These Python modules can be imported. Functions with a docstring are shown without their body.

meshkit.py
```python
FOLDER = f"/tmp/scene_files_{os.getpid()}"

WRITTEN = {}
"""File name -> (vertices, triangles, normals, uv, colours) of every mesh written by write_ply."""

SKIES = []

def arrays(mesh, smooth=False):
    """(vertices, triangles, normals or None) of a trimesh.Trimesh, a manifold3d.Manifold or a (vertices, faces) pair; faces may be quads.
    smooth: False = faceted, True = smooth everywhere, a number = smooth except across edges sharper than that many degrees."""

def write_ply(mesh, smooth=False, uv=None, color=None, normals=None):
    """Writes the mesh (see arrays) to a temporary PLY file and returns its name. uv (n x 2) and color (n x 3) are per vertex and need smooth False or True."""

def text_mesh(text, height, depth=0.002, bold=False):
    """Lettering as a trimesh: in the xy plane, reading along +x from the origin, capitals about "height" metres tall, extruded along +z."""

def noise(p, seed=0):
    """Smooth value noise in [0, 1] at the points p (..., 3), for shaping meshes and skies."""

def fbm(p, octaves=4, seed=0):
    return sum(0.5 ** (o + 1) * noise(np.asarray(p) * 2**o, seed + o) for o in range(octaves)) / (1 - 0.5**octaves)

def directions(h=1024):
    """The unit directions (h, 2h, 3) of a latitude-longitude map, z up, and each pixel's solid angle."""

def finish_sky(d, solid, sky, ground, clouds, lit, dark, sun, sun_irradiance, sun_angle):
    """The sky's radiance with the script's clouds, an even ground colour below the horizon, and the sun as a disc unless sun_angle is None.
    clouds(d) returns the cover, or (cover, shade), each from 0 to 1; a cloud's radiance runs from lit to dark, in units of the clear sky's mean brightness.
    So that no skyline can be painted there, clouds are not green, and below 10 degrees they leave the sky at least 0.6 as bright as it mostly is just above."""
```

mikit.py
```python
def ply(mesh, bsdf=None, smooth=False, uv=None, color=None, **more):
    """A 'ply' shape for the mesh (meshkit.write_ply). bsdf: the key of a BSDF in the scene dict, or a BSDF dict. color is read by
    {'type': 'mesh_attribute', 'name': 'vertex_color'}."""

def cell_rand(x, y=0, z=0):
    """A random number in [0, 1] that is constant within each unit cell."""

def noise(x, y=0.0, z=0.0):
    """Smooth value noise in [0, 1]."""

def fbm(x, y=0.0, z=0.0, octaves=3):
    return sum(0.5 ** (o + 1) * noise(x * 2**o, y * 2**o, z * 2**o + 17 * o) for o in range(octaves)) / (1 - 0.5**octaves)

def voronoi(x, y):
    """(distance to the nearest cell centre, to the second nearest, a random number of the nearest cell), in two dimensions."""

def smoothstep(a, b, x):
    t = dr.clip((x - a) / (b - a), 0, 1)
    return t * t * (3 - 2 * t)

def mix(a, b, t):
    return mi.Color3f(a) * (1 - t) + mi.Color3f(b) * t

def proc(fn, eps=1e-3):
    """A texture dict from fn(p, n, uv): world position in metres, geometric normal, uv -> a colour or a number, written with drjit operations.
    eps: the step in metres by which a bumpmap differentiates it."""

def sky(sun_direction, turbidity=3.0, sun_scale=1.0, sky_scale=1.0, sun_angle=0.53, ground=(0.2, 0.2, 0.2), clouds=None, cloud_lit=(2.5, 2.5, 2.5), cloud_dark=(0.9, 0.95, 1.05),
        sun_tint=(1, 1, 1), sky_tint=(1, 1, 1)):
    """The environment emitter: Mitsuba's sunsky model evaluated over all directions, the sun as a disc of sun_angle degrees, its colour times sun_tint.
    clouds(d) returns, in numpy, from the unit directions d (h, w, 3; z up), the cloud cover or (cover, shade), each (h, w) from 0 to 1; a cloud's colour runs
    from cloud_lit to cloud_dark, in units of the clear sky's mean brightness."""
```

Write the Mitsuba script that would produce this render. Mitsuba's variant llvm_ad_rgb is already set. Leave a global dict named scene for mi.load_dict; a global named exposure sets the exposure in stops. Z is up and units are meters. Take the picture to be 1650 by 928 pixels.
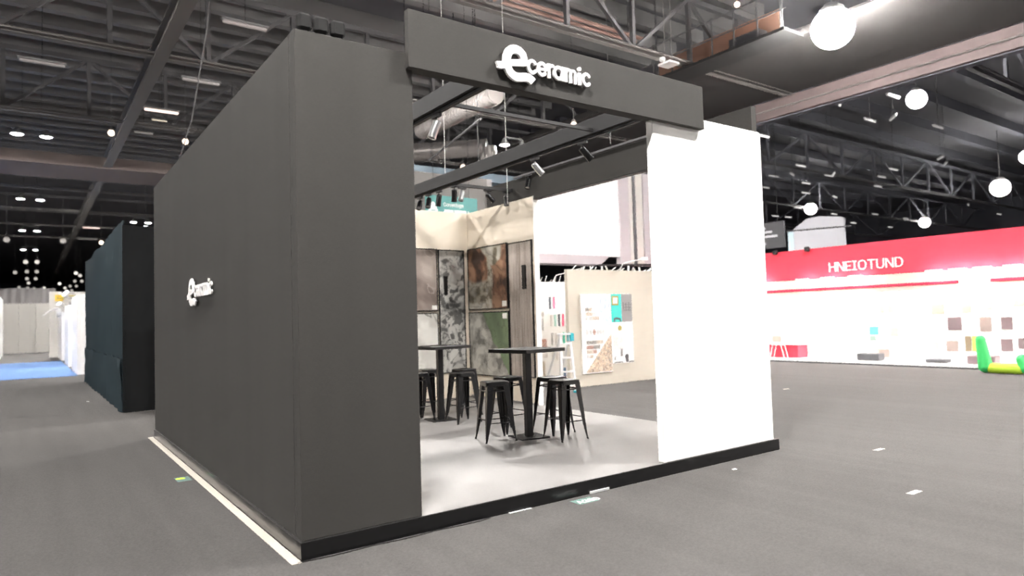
import math, random
import numpy as np
import trimesh
import manifold3d as m3
import drjit as dr
import mitsuba as mi
import mikit, meshkit
from shapely.geometry import LineString, Polygon, Point, box as sbox
from shapely.ops import unary_union
from mikit import noise, fbm, voronoi, cell_rand, smoothstep, mix

T = mi.ScalarTransform4f
scene, labels = {}, {}
random.seed(7)
rng = np.random.default_rng(7)

# ---------------------------------------------------------------- camera
YAW, PITCH, ROLL = 0.621, 0.043, -0.029
CAM = np.array([-1.518, -4.678, 1.62])
FOCAL = 1092.4
_f = np.array([math.sin(YAW) * math.cos(PITCH), math.cos(YAW) * math.cos(PITCH), math.sin(PITCH)])
_r = np.array([math.cos(YAW), -math.sin(YAW), 0.0])
_u = np.cross(_r, _f)
_up = -_r * math.sin(ROLL) + _u * math.cos(ROLL)
scene['camera'] = {'type': 'thinlens', 'fov': math.degrees(2 * math.atan(825 / FOCAL)), 'fov_axis': 'x',
                   'aperture_radius': 0.011, 'focus_distance': 7.0, 'near_clip': 0.05, 'far_clip': 400.0,
                   'to_world': T().look_at(origin=CAM.tolist(), target=(CAM + _f).tolist(), up=_up.tolist())}
# ---------------------------------------------------------------- light levels (an indoor hall: lamps only)
exposure = 3.0
LS = 1 / 8.0                     # keeps radiances small, exposure lifts them back
HIGHBAY = 2600.0 * LS            # radiance of the hall's high-bay diffusers
HIGHBAY_RGB = (1.0, 0.965, 0.92)


def emit(radiance, rgb=(1, 1, 1), weight=1.0):
    return {'type': 'area', 'radiance': {'type': 'rgb', 'value': [float(radiance * c) for c in rgb]}, 'sampling_weight': float(weight)}


# ---------------------------------------------------------------- naming
def numbered(name):
    if name not in scene and name not in labels and not any(k.startswith(name + '__') for k in scene):
        return name
    i = 1
    while True:
        k = f'{name}_{i:03d}'
        if k not in scene and k not in labels:
            return k
        i += 1


COUNT = {}


def free(name):
    n = COUNT.get(name, 0)
    COUNT[name] = n + 1
    return name if n == 0 else f'{name}_{n:03d}'


def thing(name, label, cat=None, group=None, kind=None):
    key = free(name)
    d = {'label': label}
    if cat: d['category'] = cat
    if group: d['group'] = group
    if kind: d['kind'] = kind
    labels[key] = d
    return key


def shape(mesh, mat, smooth=False, to=None, emitter=None):
    d = dict(mesh) if isinstance(mesh, dict) else mikit.ply(mesh, mat, smooth=smooth)
    if isinstance(mesh, dict) and mat:
        d['bsdf'] = {'type': 'ref', 'id': mat}
    if to is not None:
        d['to_world'] = to
    if emitter is not None:
        d['emitter'] = emitter
    return d


def part(parent, name, mesh, mat, smooth=False, to=None, label=None, emitter=None, kind=None):
    key = free(parent + '__' + name)
    scene[key] = shape(mesh, mat, smooth, to, emitter)
    if label or kind:
        labels[key] = {}
        if label: labels[key]['label'] = label
        if kind: labels[key]['kind'] = kind
    return key


def solo(name, mesh, mat, label, cat=None, smooth=False, to=None, group=None, kind=None, emitter=None):
    key = thing(name, label, cat, group, kind)
    scene[key] = shape(mesh, mat, smooth, to, emitter)
    return key


# ---------------------------------------------------------------- mesh helpers
cat_ = trimesh.util.concatenate


def box(x0, x1, y0, y1, z0, z1):
    return trimesh.creation.box(bounds=[[min(x0, x1), min(y0, y1), min(z0, z1)], [max(x0, x1), max(y0, y1), max(z0, z1)]])


def bbox(x0, x1, y0, y1, z0, z1, b=0.004):
    """a box with chamfered edges"""
    lo, hi = np.minimum([x0, y0, z0], [x1, y1, z1]), np.maximum([x0, y0, z0], [x1, y1, z1])
    b = min(b, 0.45 * (hi - lo).min())
    pts = []
    for sx in (0, 1):
        for sy in (0, 1):
            for sz in (0, 1):
                c = np.where([sx, sy, sz], hi, lo).astype(float)
                s = np.where([sx, sy, sz], -1, 1) * b
                for k in range(3):
                    o = s.copy(); o[k] = 0
                    pts.append(c + o)
    return trimesh.convex.convex_hull(np.array(pts))


def frame_of(d):
    d = np.asarray(d, float); d = d / np.linalg.norm(d)
    a = np.array([0, 0, 1.0]) if abs(d[2]) < 0.95 else np.array([1.0, 0, 0])
    s = np.cross(a, d); s /= np.linalg.norm(s)
    return s, np.cross(d, s), d


def rod(p, q, r, n=8, r1=None):
    p, q = np.asarray(p, float), np.asarray(q, float)
    s, t, _ = frame_of(q - p)
    a = np.arange(n) / n * 2 * np.pi
    ring = np.cos(a)[:, None] * s + np.sin(a)[:, None] * t
    v = np.vstack([p + ring * r, q + ring * (r if r1 is None else r1), [p], [q]])
    i = np.arange(n); j = (i + 1) % n
    f = np.vstack([np.stack([i, j, j + n], 1), np.stack([i, j + n, i + n], 1), np.stack([j, i, i * 0 + 2 * n], 1), np.stack([i + n, j + n, i * 0 + 2 * n + 1], 1)])
    return trimesh.Trimesh(v, f, process=False)


def bar(p, q, w, h):
    """a rectangular bar from p to q: w across, h upwards"""
    p, q = np.asarray(p, float), np.asarray(q, float)
    s, t, _ = frame_of(q - p)
    v = np.array([c + s * a * w / 2 + t * b * h / 2 for c in (p, q) for a, b in ((-1, -1), (1, -1), (1, 1), (-1, 1))])
    f = [[0, 2, 1], [0, 3, 2], [4, 5, 6], [4, 6, 7]]
    for k in range(4):
        j = (k + 1) % 4
        f += [[k, j, j + 4], [k, j + 4, k + 4]]
    return trimesh.Trimesh(v, f, process=False)


def path_tube(pts, r, n=8):
    pts = [np.asarray(p, float) for p in pts]
    return cat_([rod(a, b, r, n) for a, b in zip(pts[:-1], pts[1:])])


def lathe(prof, n=24):
    """prof: (r, z) from bottom to top around z"""
    return trimesh.creation.revolve(np.array(prof, float), sections=n)


def extrude(poly, depth):
    gs = [g for g in getattr(poly, 'geoms', [poly]) if g.area > 1e-9]
    return cat_([trimesh.creation.extrude_polygon(g, depth, engine='earcut') for g in gs])


def on_front(mesh, y):
    """(x, z of the wall, depth) -> a wall facing -y, its back at y"""
    v = np.asarray(mesh.vertices)
    return trimesh.Trimesh(np.stack([v[:, 0], y - v[:, 2], v[:, 1]], 1), mesh.faces, process=False)


def on_left(mesh, x, flip=True):
    """(u, z, depth) -> a wall facing -x: u runs towards -y"""
    v = np.asarray(mesh.vertices)
    return trimesh.Trimesh(np.stack([x - v[:, 2], -v[:, 0], v[:, 1]], 1), mesh.faces, process=False)


def moved(mesh, x=0, y=0, z=0, rz=0):
    m = mesh.copy()
    if rz:
        m.apply_transform(trimesh.transformations.rotation_matrix(rz, [0, 0, 1]))
    m.apply_translation([x, y, z])
    return m


def place(x, y, z, deg=0):
    return T().translate([float(x), float(y), float(z)]).rotate([0, 0, 1], float(deg))


def aim(x, y, z, d):
    """to_world that turns -z to the direction d"""
    s, t, w = frame_of(-np.asarray(d, float))
    m = np.eye(4); m[:3, 0], m[:3, 1], m[:3, 2], m[:3, 3] = s, t, w, (x, y, z)
    return T(m)


# ---------------------------------------------------------------- materials
def lin(c):
    return [(v / 255 / 12.92 if v / 255 <= 0.04045 else ((v / 255 + 0.055) / 1.055) ** 2.4) for v in c]


def rgb(c):
    return {'type': 'rgb', 'value': list(map(float, c))}


def mat(name, color, rough=0.6, metallic=0.0, spec=0.5, **more):
    c = color if isinstance(color, dict) else rgb(color)
    b = {'type': 'principled', 'base_color': c, 'roughness': rough, 'metallic': metallic, 'specular': spec, **more}
    scene[name] = {'type': 'twosided', 'bsdf': b}
    return name


def bumped(name, color, bump, scale, rough=0.7, spec=0.4):
    b = {'type': 'principled', 'base_color': color if isinstance(color, dict) else rgb(color), 'roughness': rough, 'specular': spec}
    scene[name] = {'type': 'twosided', 'bsdf': {'type': 'bumpmap', 'arbitrary': bump, 'scale': scale, 'bsdf': b}}
    return name


def carpet(p, n, uv):
    grain = fbm(p.x * 90, p.y * 90, 0, 2) - 0.5
    blot = fbm(p.x * 0.9, p.y * 0.5, 3, 3) - 0.5
    streak = fbm(p.x * 7, p.y * 0.35, 5, 2) - 0.5
    k = 1 + 0.35 * grain + 0.16 * blot + 0.16 * streak
    return mi.Color3f(0.066, 0.0632, 0.0615) * k


def vinyl(p, n, uv):
    k = 1 + 0.10 * (fbm(p.x * 1.3, p.y * 1.3, 1, 3) - 0.5) + 0.08 * (fbm(p.x * 120, p.y * 120, 2, 2) - 0.5)
    return mi.Color3f(0.172, 0.166, 0.163) * k


def charcoal(p, n, uv):
    k = 1 + 0.22 * (fbm(p.x * 160, p.y * 160, p.z * 160, 2) - 0.5) + 0.10 * (fbm(p.x * 5 + p.y * 5, p.z * 0.5, 2, 3) - 0.5)
    return mi.Color3f(0.0385, 0.037, 0.0345) * k


mat('carpet', mikit.proc(carpet), 0.95, spec=0.15)
mat('blue_carpet', (0.10, 0.17, 0.33), 0.95, spec=0.1)
mat('vinyl', mikit.proc(vinyl), 0.42, spec=0.4)
mat('charcoal', mikit.proc(charcoal), 0.75, spec=0.25)
mat('skirting_black', (0.007, 0.007, 0.0075), 0.16, spec=0.4)
mat('alu_edge', (0.12, 0.12, 0.12), 0.35, metallic=0.9)
mat('white_paint', (0.86, 0.85, 0.82), 0.7, spec=0.3)
mat('cream_paint', (0.74, 0.665, 0.56), 0.75, spec=0.2)
mat('sign_white', (0.88, 0.87, 0.86), 0.35)
mat('black_metal', (0.0045, 0.0045, 0.005), 0.24, spec=0.45)
mat('bar_black', (0.028, 0.028, 0.029), 0.6, spec=0.3)
scene['cable_dark'] = {'type': 'twosided', 'bsdf': {'type': 'diffuse', 'reflectance': rgb((0.03, 0.03, 0.03))}}
mat('black_satin', (0.0065, 0.0065, 0.007), 0.45, spec=0.35)
mat('black_lam', (0.007, 0.0068, 0.0068), 0.40, spec=0.35)
mat('silver', (0.62, 0.62, 0.62), 0.28, metallic=0.9)
mat('lens', (0.35, 0.35, 0.36), 0.2, metallic=0.6)
mat('roof', (0.125, 0.124, 0.134), 0.9, spec=0.1)  # lifted bluish base colour imitates haze, as do purlin and dark_steel
mat('purlin', (0.19, 0.185, 0.185), 0.8, spec=0.2)
mat('girder', (0.15, 0.142, 0.135), 0.7, spec=0.3)
mat('dark_truss', (0.12, 0.122, 0.14), 0.7, spec=0.2)
mat('dim_tube', (0.30, 0.28, 0.28), 0.5)
mat('girder_brown', (0.17, 0.135, 0.125), 0.7, spec=0.3)
mat('girder_pink', (0.098, 0.074, 0.073), 0.7, spec=0.3)
mat('dark_steel', (0.115, 0.113, 0.116), 0.6, spec=0.3)
mat('soffit', (0.034, 0.0325, 0.032), 0.85, spec=0.1)
mat('blue_lit_beam', (0.28, 0.36, 0.43), 0.6)  # blue-grey base colour stands in for bluish light on the beam
mat('grey_cladding', (0.11, 0.105, 0.10), 0.8)
mat('hall_wall', (0.16, 0.165, 0.19), 0.9, spec=0.1)
mat('drape_teal', (0.017, 0.027, 0.032), 0.9, spec=0.15, sheen=0.3)
mat('drape_black', (0.010, 0.011, 0.012), 0.9, spec=0.15)
mat('far_white', (0.55, 0.53, 0.50), 0.8, spec=0.1)
mat('bright_white', (0.88, 0.87, 0.86), 0.7, spec=0.2)
mat('lilac', (0.40, 0.365, 0.385), 0.75)
mat('red', (0.70, 0.035, 0.065), 0.6)
mat('red_dark', (0.45, 0.02, 0.05), 0.6)
mat('peach', (0.80, 0.52, 0.46), 0.7)
mat('teal_sign', (0.05, 0.22, 0.21), 0.6)
mat('yellow', (0.72, 0.47, 0.04), 0.7)
mat('olive', (0.28, 0.23, 0.06), 0.7)
mat('grey_mid', (0.22, 0.21, 0.21), 0.7)
mat('grey_dark', (0.06, 0.06, 0.065), 0.7)
mat('teal', (0.03, 0.45, 0.40), 0.5)
mat('cyan_cap', (0.02, 0.32, 0.38), 0.5)
mat('aluminium', (0.80, 0.81, 0.82), 0.35, metallic=0.55)
mat('tape', (0.42, 0.385, 0.34), 0.6)
mat('duct', (0.45, 0.42, 0.405), 0.35, metallic=0.7)
mat('housing', (0.25, 0.25, 0.25), 0.5)
mat('glow', (0.8, 0.8, 0.8), 0.5)
mat('orange_wall', (0.30, 0.17, 0.12), 0.8)
mat('green', (0.03, 0.42, 0.10), 0.5)
mat('lime', (0.40, 0.60, 0.04), 0.5)
mat('sticker_green', (0.10, 0.17, 0.15), 0.5)
mat('screen_grey', (0.50, 0.50, 0.54), 0.7)
mat('ice', (0.52, 0.66, 0.72), 0.7)


# ---------------------------------------------------------------- the setting: hall floor, roof, walls
W, D, HP, HT = 5.571, 6.60, 0.124, 3.706
solo('floor', box(-26, 82, -22, 190, -0.25, 0), 'carpet', 'dark grey carpet of the exhibition hall', kind='structure')
solo('ceiling', box(-26, 82, -22, 190, 12.6, 12.9), 'roof', 'dark roof deck of the exhibition hall', kind='structure')
solo('wall_left', box(-26.3, -26, -22, 190, 0, 12.9), 'hall_wall', 'dark side wall of the hall', kind='structure')
solo('wall_right', box(82, 82.3, -22, 190, 0, 12.9), 'hall_wall', 'dark far side wall of the hall', kind='structure')
solo('wall_back', box(-26, 82, 190, 190.3, 0, 12.9), 'hall_wall', 'dark far end wall of the hall', kind='structure')
solo('wall_front', box(-26, 82, -22.3, -22, 0, 12.9), 'hall_wall', 'dark hall wall behind the viewer', kind='structure')
solo('blue_aisle_carpet', box(-9, -0.08, 23.8, 38.3, 0.0, 0.012), 'blue_carpet', 'bright blue carpet strip laid across the left aisle', 'carpet')

# ---------------------------------------------------------------- the booth
k = thing('booth_platform', 'low raised platform with grey vinyl floor and glossy black skirting under the booth', 'platform')
part(k, 'deck', bbox(0.012, W - 0.012, 0.012, D, 0.0, HP, 0.003), 'vinyl', label='light grey vinyl deck')
part(k, 'skirting', bbox(0.0, W, 0.0, 0.012, 0.0, HP - 0.002, 0.002), 'skirting_black', label='glossy black front skirting')
part(k, 'skirting', bbox(0.0, 0.012, 0.0125, D, 0.0, HP - 0.002, 0.002), 'skirting_black', label='glossy black side skirting')
part(k, 'skirting', bbox(W - 0.012, W, 0.0125, D, 0.0, HP - 0.002, 0.002), 'skirting_black', label='glossy black skirting at the open side')
part(k, 'edge_trim', cat_([bar((0.0, 0.004, HP), (W, 0.004, HP), 0.012, 0.006), bar((0.004, 0.01, HP), (0.004, D, HP), 0.012, 0.006)]), 'alu_edge', label='thin metal edge trim')

Z0 = HP + 0.0015
k = thing('side_wall', 'long charcoal side wall of the booth along the left aisle', 'wall', kind='thing')
part(k, 'panel', box(0.014, 0.10, 0.160, D, Z0, HT), 'charcoal')
part(k, 'joint', box(0.030, 0.09, 0.141, 0.16, Z0, HT - 0.004), 'black_satin', label='thin dark joint beside the corner post')
part(k, 'corner_post', bbox(0.010, 0.10, 0.1005, 0.141, Z0, HT, 0.003), 'charcoal')
k = thing('corner_panel', 'charcoal front panel at the near corner of the booth', 'wall', kind='thing')
part(k, 'panel', bbox(0.010, 0.935, 0.014, 0.10, Z0, HT, 0.004), 'charcoal')
part(k, 'end_strip', bbox(0.905, 0.9365, 0.10, 0.125, Z0, 3.57, 0.003), 'charcoal')
k = thing('white_pillar_panel', 'wide white panel standing at the right front corner of the booth', 'wall', kind='thing')
part(k, 'panel', bbox(3.648, 5.49, 0.014, 0.10, Z0, 3.69, 0.005), 'white_paint')
part(k, 'top_rail', bbox(3.66, 5.48, 0.02, 0.094, 3.6905, 3.706, 0.003), 'white_paint')

HX0, HX1, HZ0, HZ1 = 0.875, 4.39, 3.575, 4.037
k = thing('header_fascia', 'charcoal header fascia spanning the booth entrance with white lettering', 'fascia')
part(k, 'front_board', bbox(HX0, HX1, -0.05, 0.012, HZ0, HZ1, 0.004), 'charcoal')
part(k, 'soffit_strip', box(0.937, 3.647, 0.0125, 0.10, HZ0 + 0.012, HZ0 + 0.06), 'charcoal')
part(k, 'back_board', box(0.937, 3.647, 0.085, 0.11, HZ0 + 0.06, HZ1 - 0.02), 'charcoal')
k = thing('side_header', 'charcoal header beam along the open right side of the booth', 'beam', kind='thing')
part(k, 'board', cat_([box(5.462, W - 0.02, 0.102, 4.38, 3.612, 4.04), box(5.462, W - 0.02, 4.38, 5.80, 3.668, 4.04)]), 'charcoal')
part(k, 'end_strip', bbox(5.455, W - 0.018, 5.8005, 5.86, 3.668, 4.04, 0.002), 'girder')
part(k, 'underside_trim', bbox(5.447, 5.5525, 0.104, 4.37, 3.598, 3.6115, 0.002), 'black_satin')
part(k, 'metal_lip', bar((5.556, 0.104, 3.606), (5.556, 4.37, 3.606), 0.006, 0.014), 'silver', label='thin bright metal lip')
part(k, 'track_rail', bar((5.40, 0.9, 4.045), (5.40, 4.83, 4.045), 0.04, 0.03), 'dark_steel', label='grey track rail')

k = thing('display_wall', 'cream display wall at the back of the booth holding stone slabs', 'wall', kind='thing')
part(k, 'panel', bbox(0.102, 5.46, 6.51, D, Z0, 3.665, 0.004), 'cream_paint')
k = thing('return_wall', 'cream display wall on the right side of the booth holding stone slabs', 'wall', kind='thing')
part(k, 'panel', bbox(5.462, W - 0.02, 4.40, D, Z0, 3.665, 0.004), 'cream_paint')
part(k, 'end_cap', bbox(5.455, W - 0.015, 4.385, 4.3995, Z0, 3.665, 0.003), 'white_paint')
part(k, 'kick_strip', box(5.45, 5.4618, 4.40, 6.50, Z0, HP + 0.03), 'grey_mid')


# ---------------------------------------------------------------- white lettering
def stroke(pts, w, cap=2):
    return LineString(pts).buffer(w / 2, cap_style=cap, join_style=1, quad_segs=6)


def arc(cx, cz, r, a0, a1, n=24, sx=1.0):
    return [(cx + sx * r * math.cos(math.radians(a)), cz + r * math.sin(math.radians(a))) for a in np.linspace(a0, a1, n)]


def smooth_path(pts, n=60):
    from scipy.interpolate import CubicSpline
    p = np.array(pts, float)
    t = np.r_[0, np.cumsum(np.linalg.norm(np.diff(p, axis=0), axis=1))]
    c = CubicSpline(t, p)
    return [tuple(x) for x in c(np.linspace(0, t[-1], n))]


def logo_shapes():
    """emblem and letters in metres of the header sign (x, z)"""
    bowl = smooth_path([(1.958, 3.795), (1.962, 3.835), (1.945, 3.880), (1.905, 3.905), (1.860, 3.906), (1.815, 3.884), (1.788, 3.838), (1.780, 3.785), (1.790, 3.735),
                        (1.820, 3.692), (1.868, 3.670), (1.925, 3.674), (1.980, 3.684), (2.025, 3.676), (2.055, 3.655)])
    cross = smooth_path([(1.690, 3.742), (1.730, 3.741), (1.770, 3.762), (1.830, 3.782), (1.900, 3.795), (1.975, 3.806)])
    flag = Polygon([(1.672, 3.764), (1.715, 3.770), (1.775, 3.786), (1.775, 3.730), (1.735, 3.715), (1.705, 3.719), (1.684, 3.735)])
    e = unary_union([stroke(bowl, 0.074), stroke(cross, 0.056), flag.buffer(0.002)])
    w, cz, r = 0.031, 3.7915, 0.051
    s = []
    c = lambda cx: stroke(arc(cx, cz, r, 42, 318, 30, 0.84), w, 1)
    s.append(c(2.053))
    s.append(unary_union([stroke(arc(2.161, cz, r, 0, 318, 34, 0.84), w, 1), stroke([(2.125, cz - 0.001), (2.204, cz - 0.001)], w * 0.8)]))
    s.append(unary_union([stroke([(2.240, 3.726), (2.240, 3.857)], w * 0.95), stroke(arc(2.276, 3.808, 0.034, 150, 75, 10), w, 1)]))
    s.append(unary_union([stroke(arc(2.349, cz, r, 0, 360, 34, 0.92), w, 1), stroke([(2.399, 3.726), (2.399, 3.857)], w * 0.95)]))
    m = [stroke([(2.437, 3.726), (2.437, 3.857)], w * 0.95)]
    for x0, x1 in ((2.437, 2.492), (2.492, 2.547)):
        cx, rr = (x0 + x1) / 2, (x1 - x0) / 2
        m.append(stroke(arc(cx, 3.815, rr, 180, 0, 14) + [(x1, 3.726)], w * 0.9))
    s.append(unary_union(m))
    s.append(unary_union([stroke([(2.601, 3.726), (2.601, 3.842)], w * 0.95), Point(2.601, 3.876).buffer(0.019)]))
    s.append(c(2.682))
    return e, s


EMB, LET = logo_shapes()
k = thing('illuminated_logo_sign', 'white raised lettering reading e ceramic on the header fascia', 'sign')
part(k, 'emblem', on_front(extrude(EMB, 0.026), -0.068), 'sign_white', label='large swooping letter e')
for s in LET:
    part(k, 'letter', on_front(extrude(s, 0.022), -0.068), 'sign_white')
pins = [(1.79, 3.83), (1.93, 3.90), (1.85, 3.68), (2.02, 3.68), (2.012, 3.79), (2.12, 3.80), (2.24, 3.75), (2.399, 3.75), (2.437, 3.75), (2.601, 3.75), (2.641, 3.79)]
part(k, 'standoff_pin', cat_([rod((x, -0.0505, z), (x, -0.0685, z), 0.006, 6) for x, z in pins]), 'alu_edge')

k = thing('wall_logo_sign', 'white raised lettering reading e ceramic on the long charcoal side wall', 'sign')


def left_logo(s, depth):
    from shapely import affinity
    g = affinity.affine_transform(s, [1.22, 0, 0, 1.0, -3.862 - 1.674 * 1.22, -1.785])
    return on_left(extrude(g, depth), -0.008)


part(k, 'emblem', left_logo(EMB, 0.016), 'sign_white', label='large swooping letter e')
for s in LET:
    part(k, 'letter', left_logo(s, 0.014), 'sign_white')
part(k, 'standoff_pin', cat_([rod((0.0135, 3.862 - 1.22 * (x - 1.674), z - 1.785), (-0.0085, 3.862 - 1.22 * (x - 1.674), z - 1.785), 0.006, 6) for x, z in pins]), 'alu_edge')


# ---------------------------------------------------------------- slabs on the display walls
def ramp(t, *stops):
    """piecewise colour ramp: (pos, (r, g, b)) ..."""
    c = mi.Color3f(*stops[0][1])
    for (a, ca), (b, cb) in zip(stops[:-1], stops[1:]):
        c = mix(c, cb, smoothstep(a, b, t))
    return c


def vein(x, y, z, f, width):
    v = fbm(x * f, y * f, z, 4)
    return 1 - smoothstep(0.0, width, dr.abs(v - 0.5))


def rust_stone(p, n, uv):
    u, v = p.y, p.z
    wx = fbm(u * 2.2, v * 2.2, 4, 3) - 0.5
    big = fbm(u * 1.1 + 0.9 * wx, v * 0.8 + 0.6 * wx, 11.3, 4)
    # rusty mass upper left, a larger one down the right, a pale channel between that widens to the lower left
    left = smoothstep(-0.04, 0.06, v - 2.26 + 0.55 * (big - 0.5)) * smoothstep(5.80, 5.90, u + 0.35 * wx)
    right = smoothstep(5.74, 5.64, u + 0.45 * wx + 0.25 * (big - 0.5))
    top = smoothstep(0.30, 0.22, dr.sqrt(dr.square(u - 5.68) + dr.square((v - 2.95) * 0.8)) + 0.4 * wx)
    rust = dr.maximum(left, right) * (1 - top)
    tone = ramp(fbm(u * 5 + 2 * wx, v * 4, 2, 4), (0.32, (0.06, 0.036, 0.028)), (0.5, (0.17, 0.085, 0.052)), (0.68, (0.31, 0.18, 0.115)))
    pale = ramp(fbm(u * 7, v * 7, 8, 4), (0.35, (0.17, 0.15, 0.11)), (0.45, (0.36, 0.33, 0.27)), (0.6, (0.46, 0.44, 0.39)))
    dk = vein(u + wx * 0.3, v, 5.0, 3.0, 0.05)
    return mix(mix(pale, tone, rust), (0.05, 0.035, 0.028), 0.45 * dk)


def green_stone(p, n, uv):
    u, v = p.y, p.z
    wx = fbm(u * 3, v * 3, 9, 3) - 0.5
    h = 1.73 - v
    side = 6.0 - 0.45 * h - 0.25 * h * h - u + 0.22 * wx
    g = smoothstep(-0.03, 0.03, side)
    pale = ramp(fbm(u * 6, v * 6, 3, 5), (0.3, (0.17, 0.165, 0.15)), (0.5, (0.36, 0.35, 0.32)), (0.65, (0.50, 0.49, 0.45)))
    grn = ramp(fbm(u * 2.5, v * 1.2, 6, 3), (0.3, (0.105, 0.145, 0.085)), (0.7, (0.17, 0.23, 0.13)))
    return mix(mix(pale, grn, g), (0.08, 0.08, 0.06), 0.4 * vein(u, v, 1.0, 4.0, 0.03))


def black_marble(p, n, uv):
    u, v = p.x, p.z
    w = fbm(u * 3, v * 3, 2, 3) - 0.5
    m = fbm(u * 3.5 + w, v * 2.6 + w, 5, 5)
    c = ramp(m, (0.27, (0.05, 0.05, 0.05)), (0.38, (0.30, 0.30, 0.29)), (0.48, (0.48, 0.475, 0.455)), (0.62, (0.60, 0.59, 0.565)))
    return mix(c, (0.03, 0.03, 0.03), 0.8 * dr.maximum(vein(u + 0.4 * w, v + 0.4 * w, 4.0, 6.5, 0.045), smoothstep(0.56, 0.66, fbm(u * 9 + 2 * w, v * 7, 21.0, 4))))


def white_marble(p, n, uv):
    u, v = p.x, p.z
    w = fbm(u * 2, v * 2, 7, 3) - 0.5
    c = ramp(fbm(u * 3, v * 3, 12, 4), (0.35, (0.58, 0.565, 0.53)), (0.6, (0.74, 0.73, 0.69)))
    return mix(c, (0.10, 0.095, 0.08), 0.8 * vein(u + v * 0.7 + w * 0.5, v * 0.35, 3.0, 2.3, 0.02))


def brown_stone(p, n, uv):
    u, v = p.x, p.z
    c = ramp(fbm(u * 1.6 + v, v * 1.6, 4, 4), (0.3, (0.17, 0.135, 0.12)), (0.5, (0.30, 0.25, 0.225)), (0.7, (0.42, 0.365, 0.33)))
    return mix(c, (0.46, 0.41, 0.38), 0.5 * vein(u + v, v - 0.5 * u, 2.0, 1.7, 0.02))


def ash_wood(p, n, uv):
    u, v = p.y, p.z
    plank = cell_rand(dr.floor(u * 9.0), dr.floor(v * 0.8 + 3.3 * cell_rand(dr.floor(u * 9.0), 3)), 2)
    g = fbm(u * 60, v * 2.2, 3, 4)
    c = ramp(g, (0.3, (0.24, 0.20, 0.175)), (0.55, (0.37, 0.325, 0.295)), (0.75, (0.44, 0.39, 0.36)))
    return c * (0.86 + 0.24 * plank)


for nm, fn in (('rust_stone', rust_stone), ('green_stone', green_stone), ('black_marble', black_marble), ('white_marble', white_marble), ('brown_stone', brown_stone), ('ash_wood', ash_wood)):
    mat(nm, mikit.proc(fn), 0.35, spec=0.4)


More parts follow.
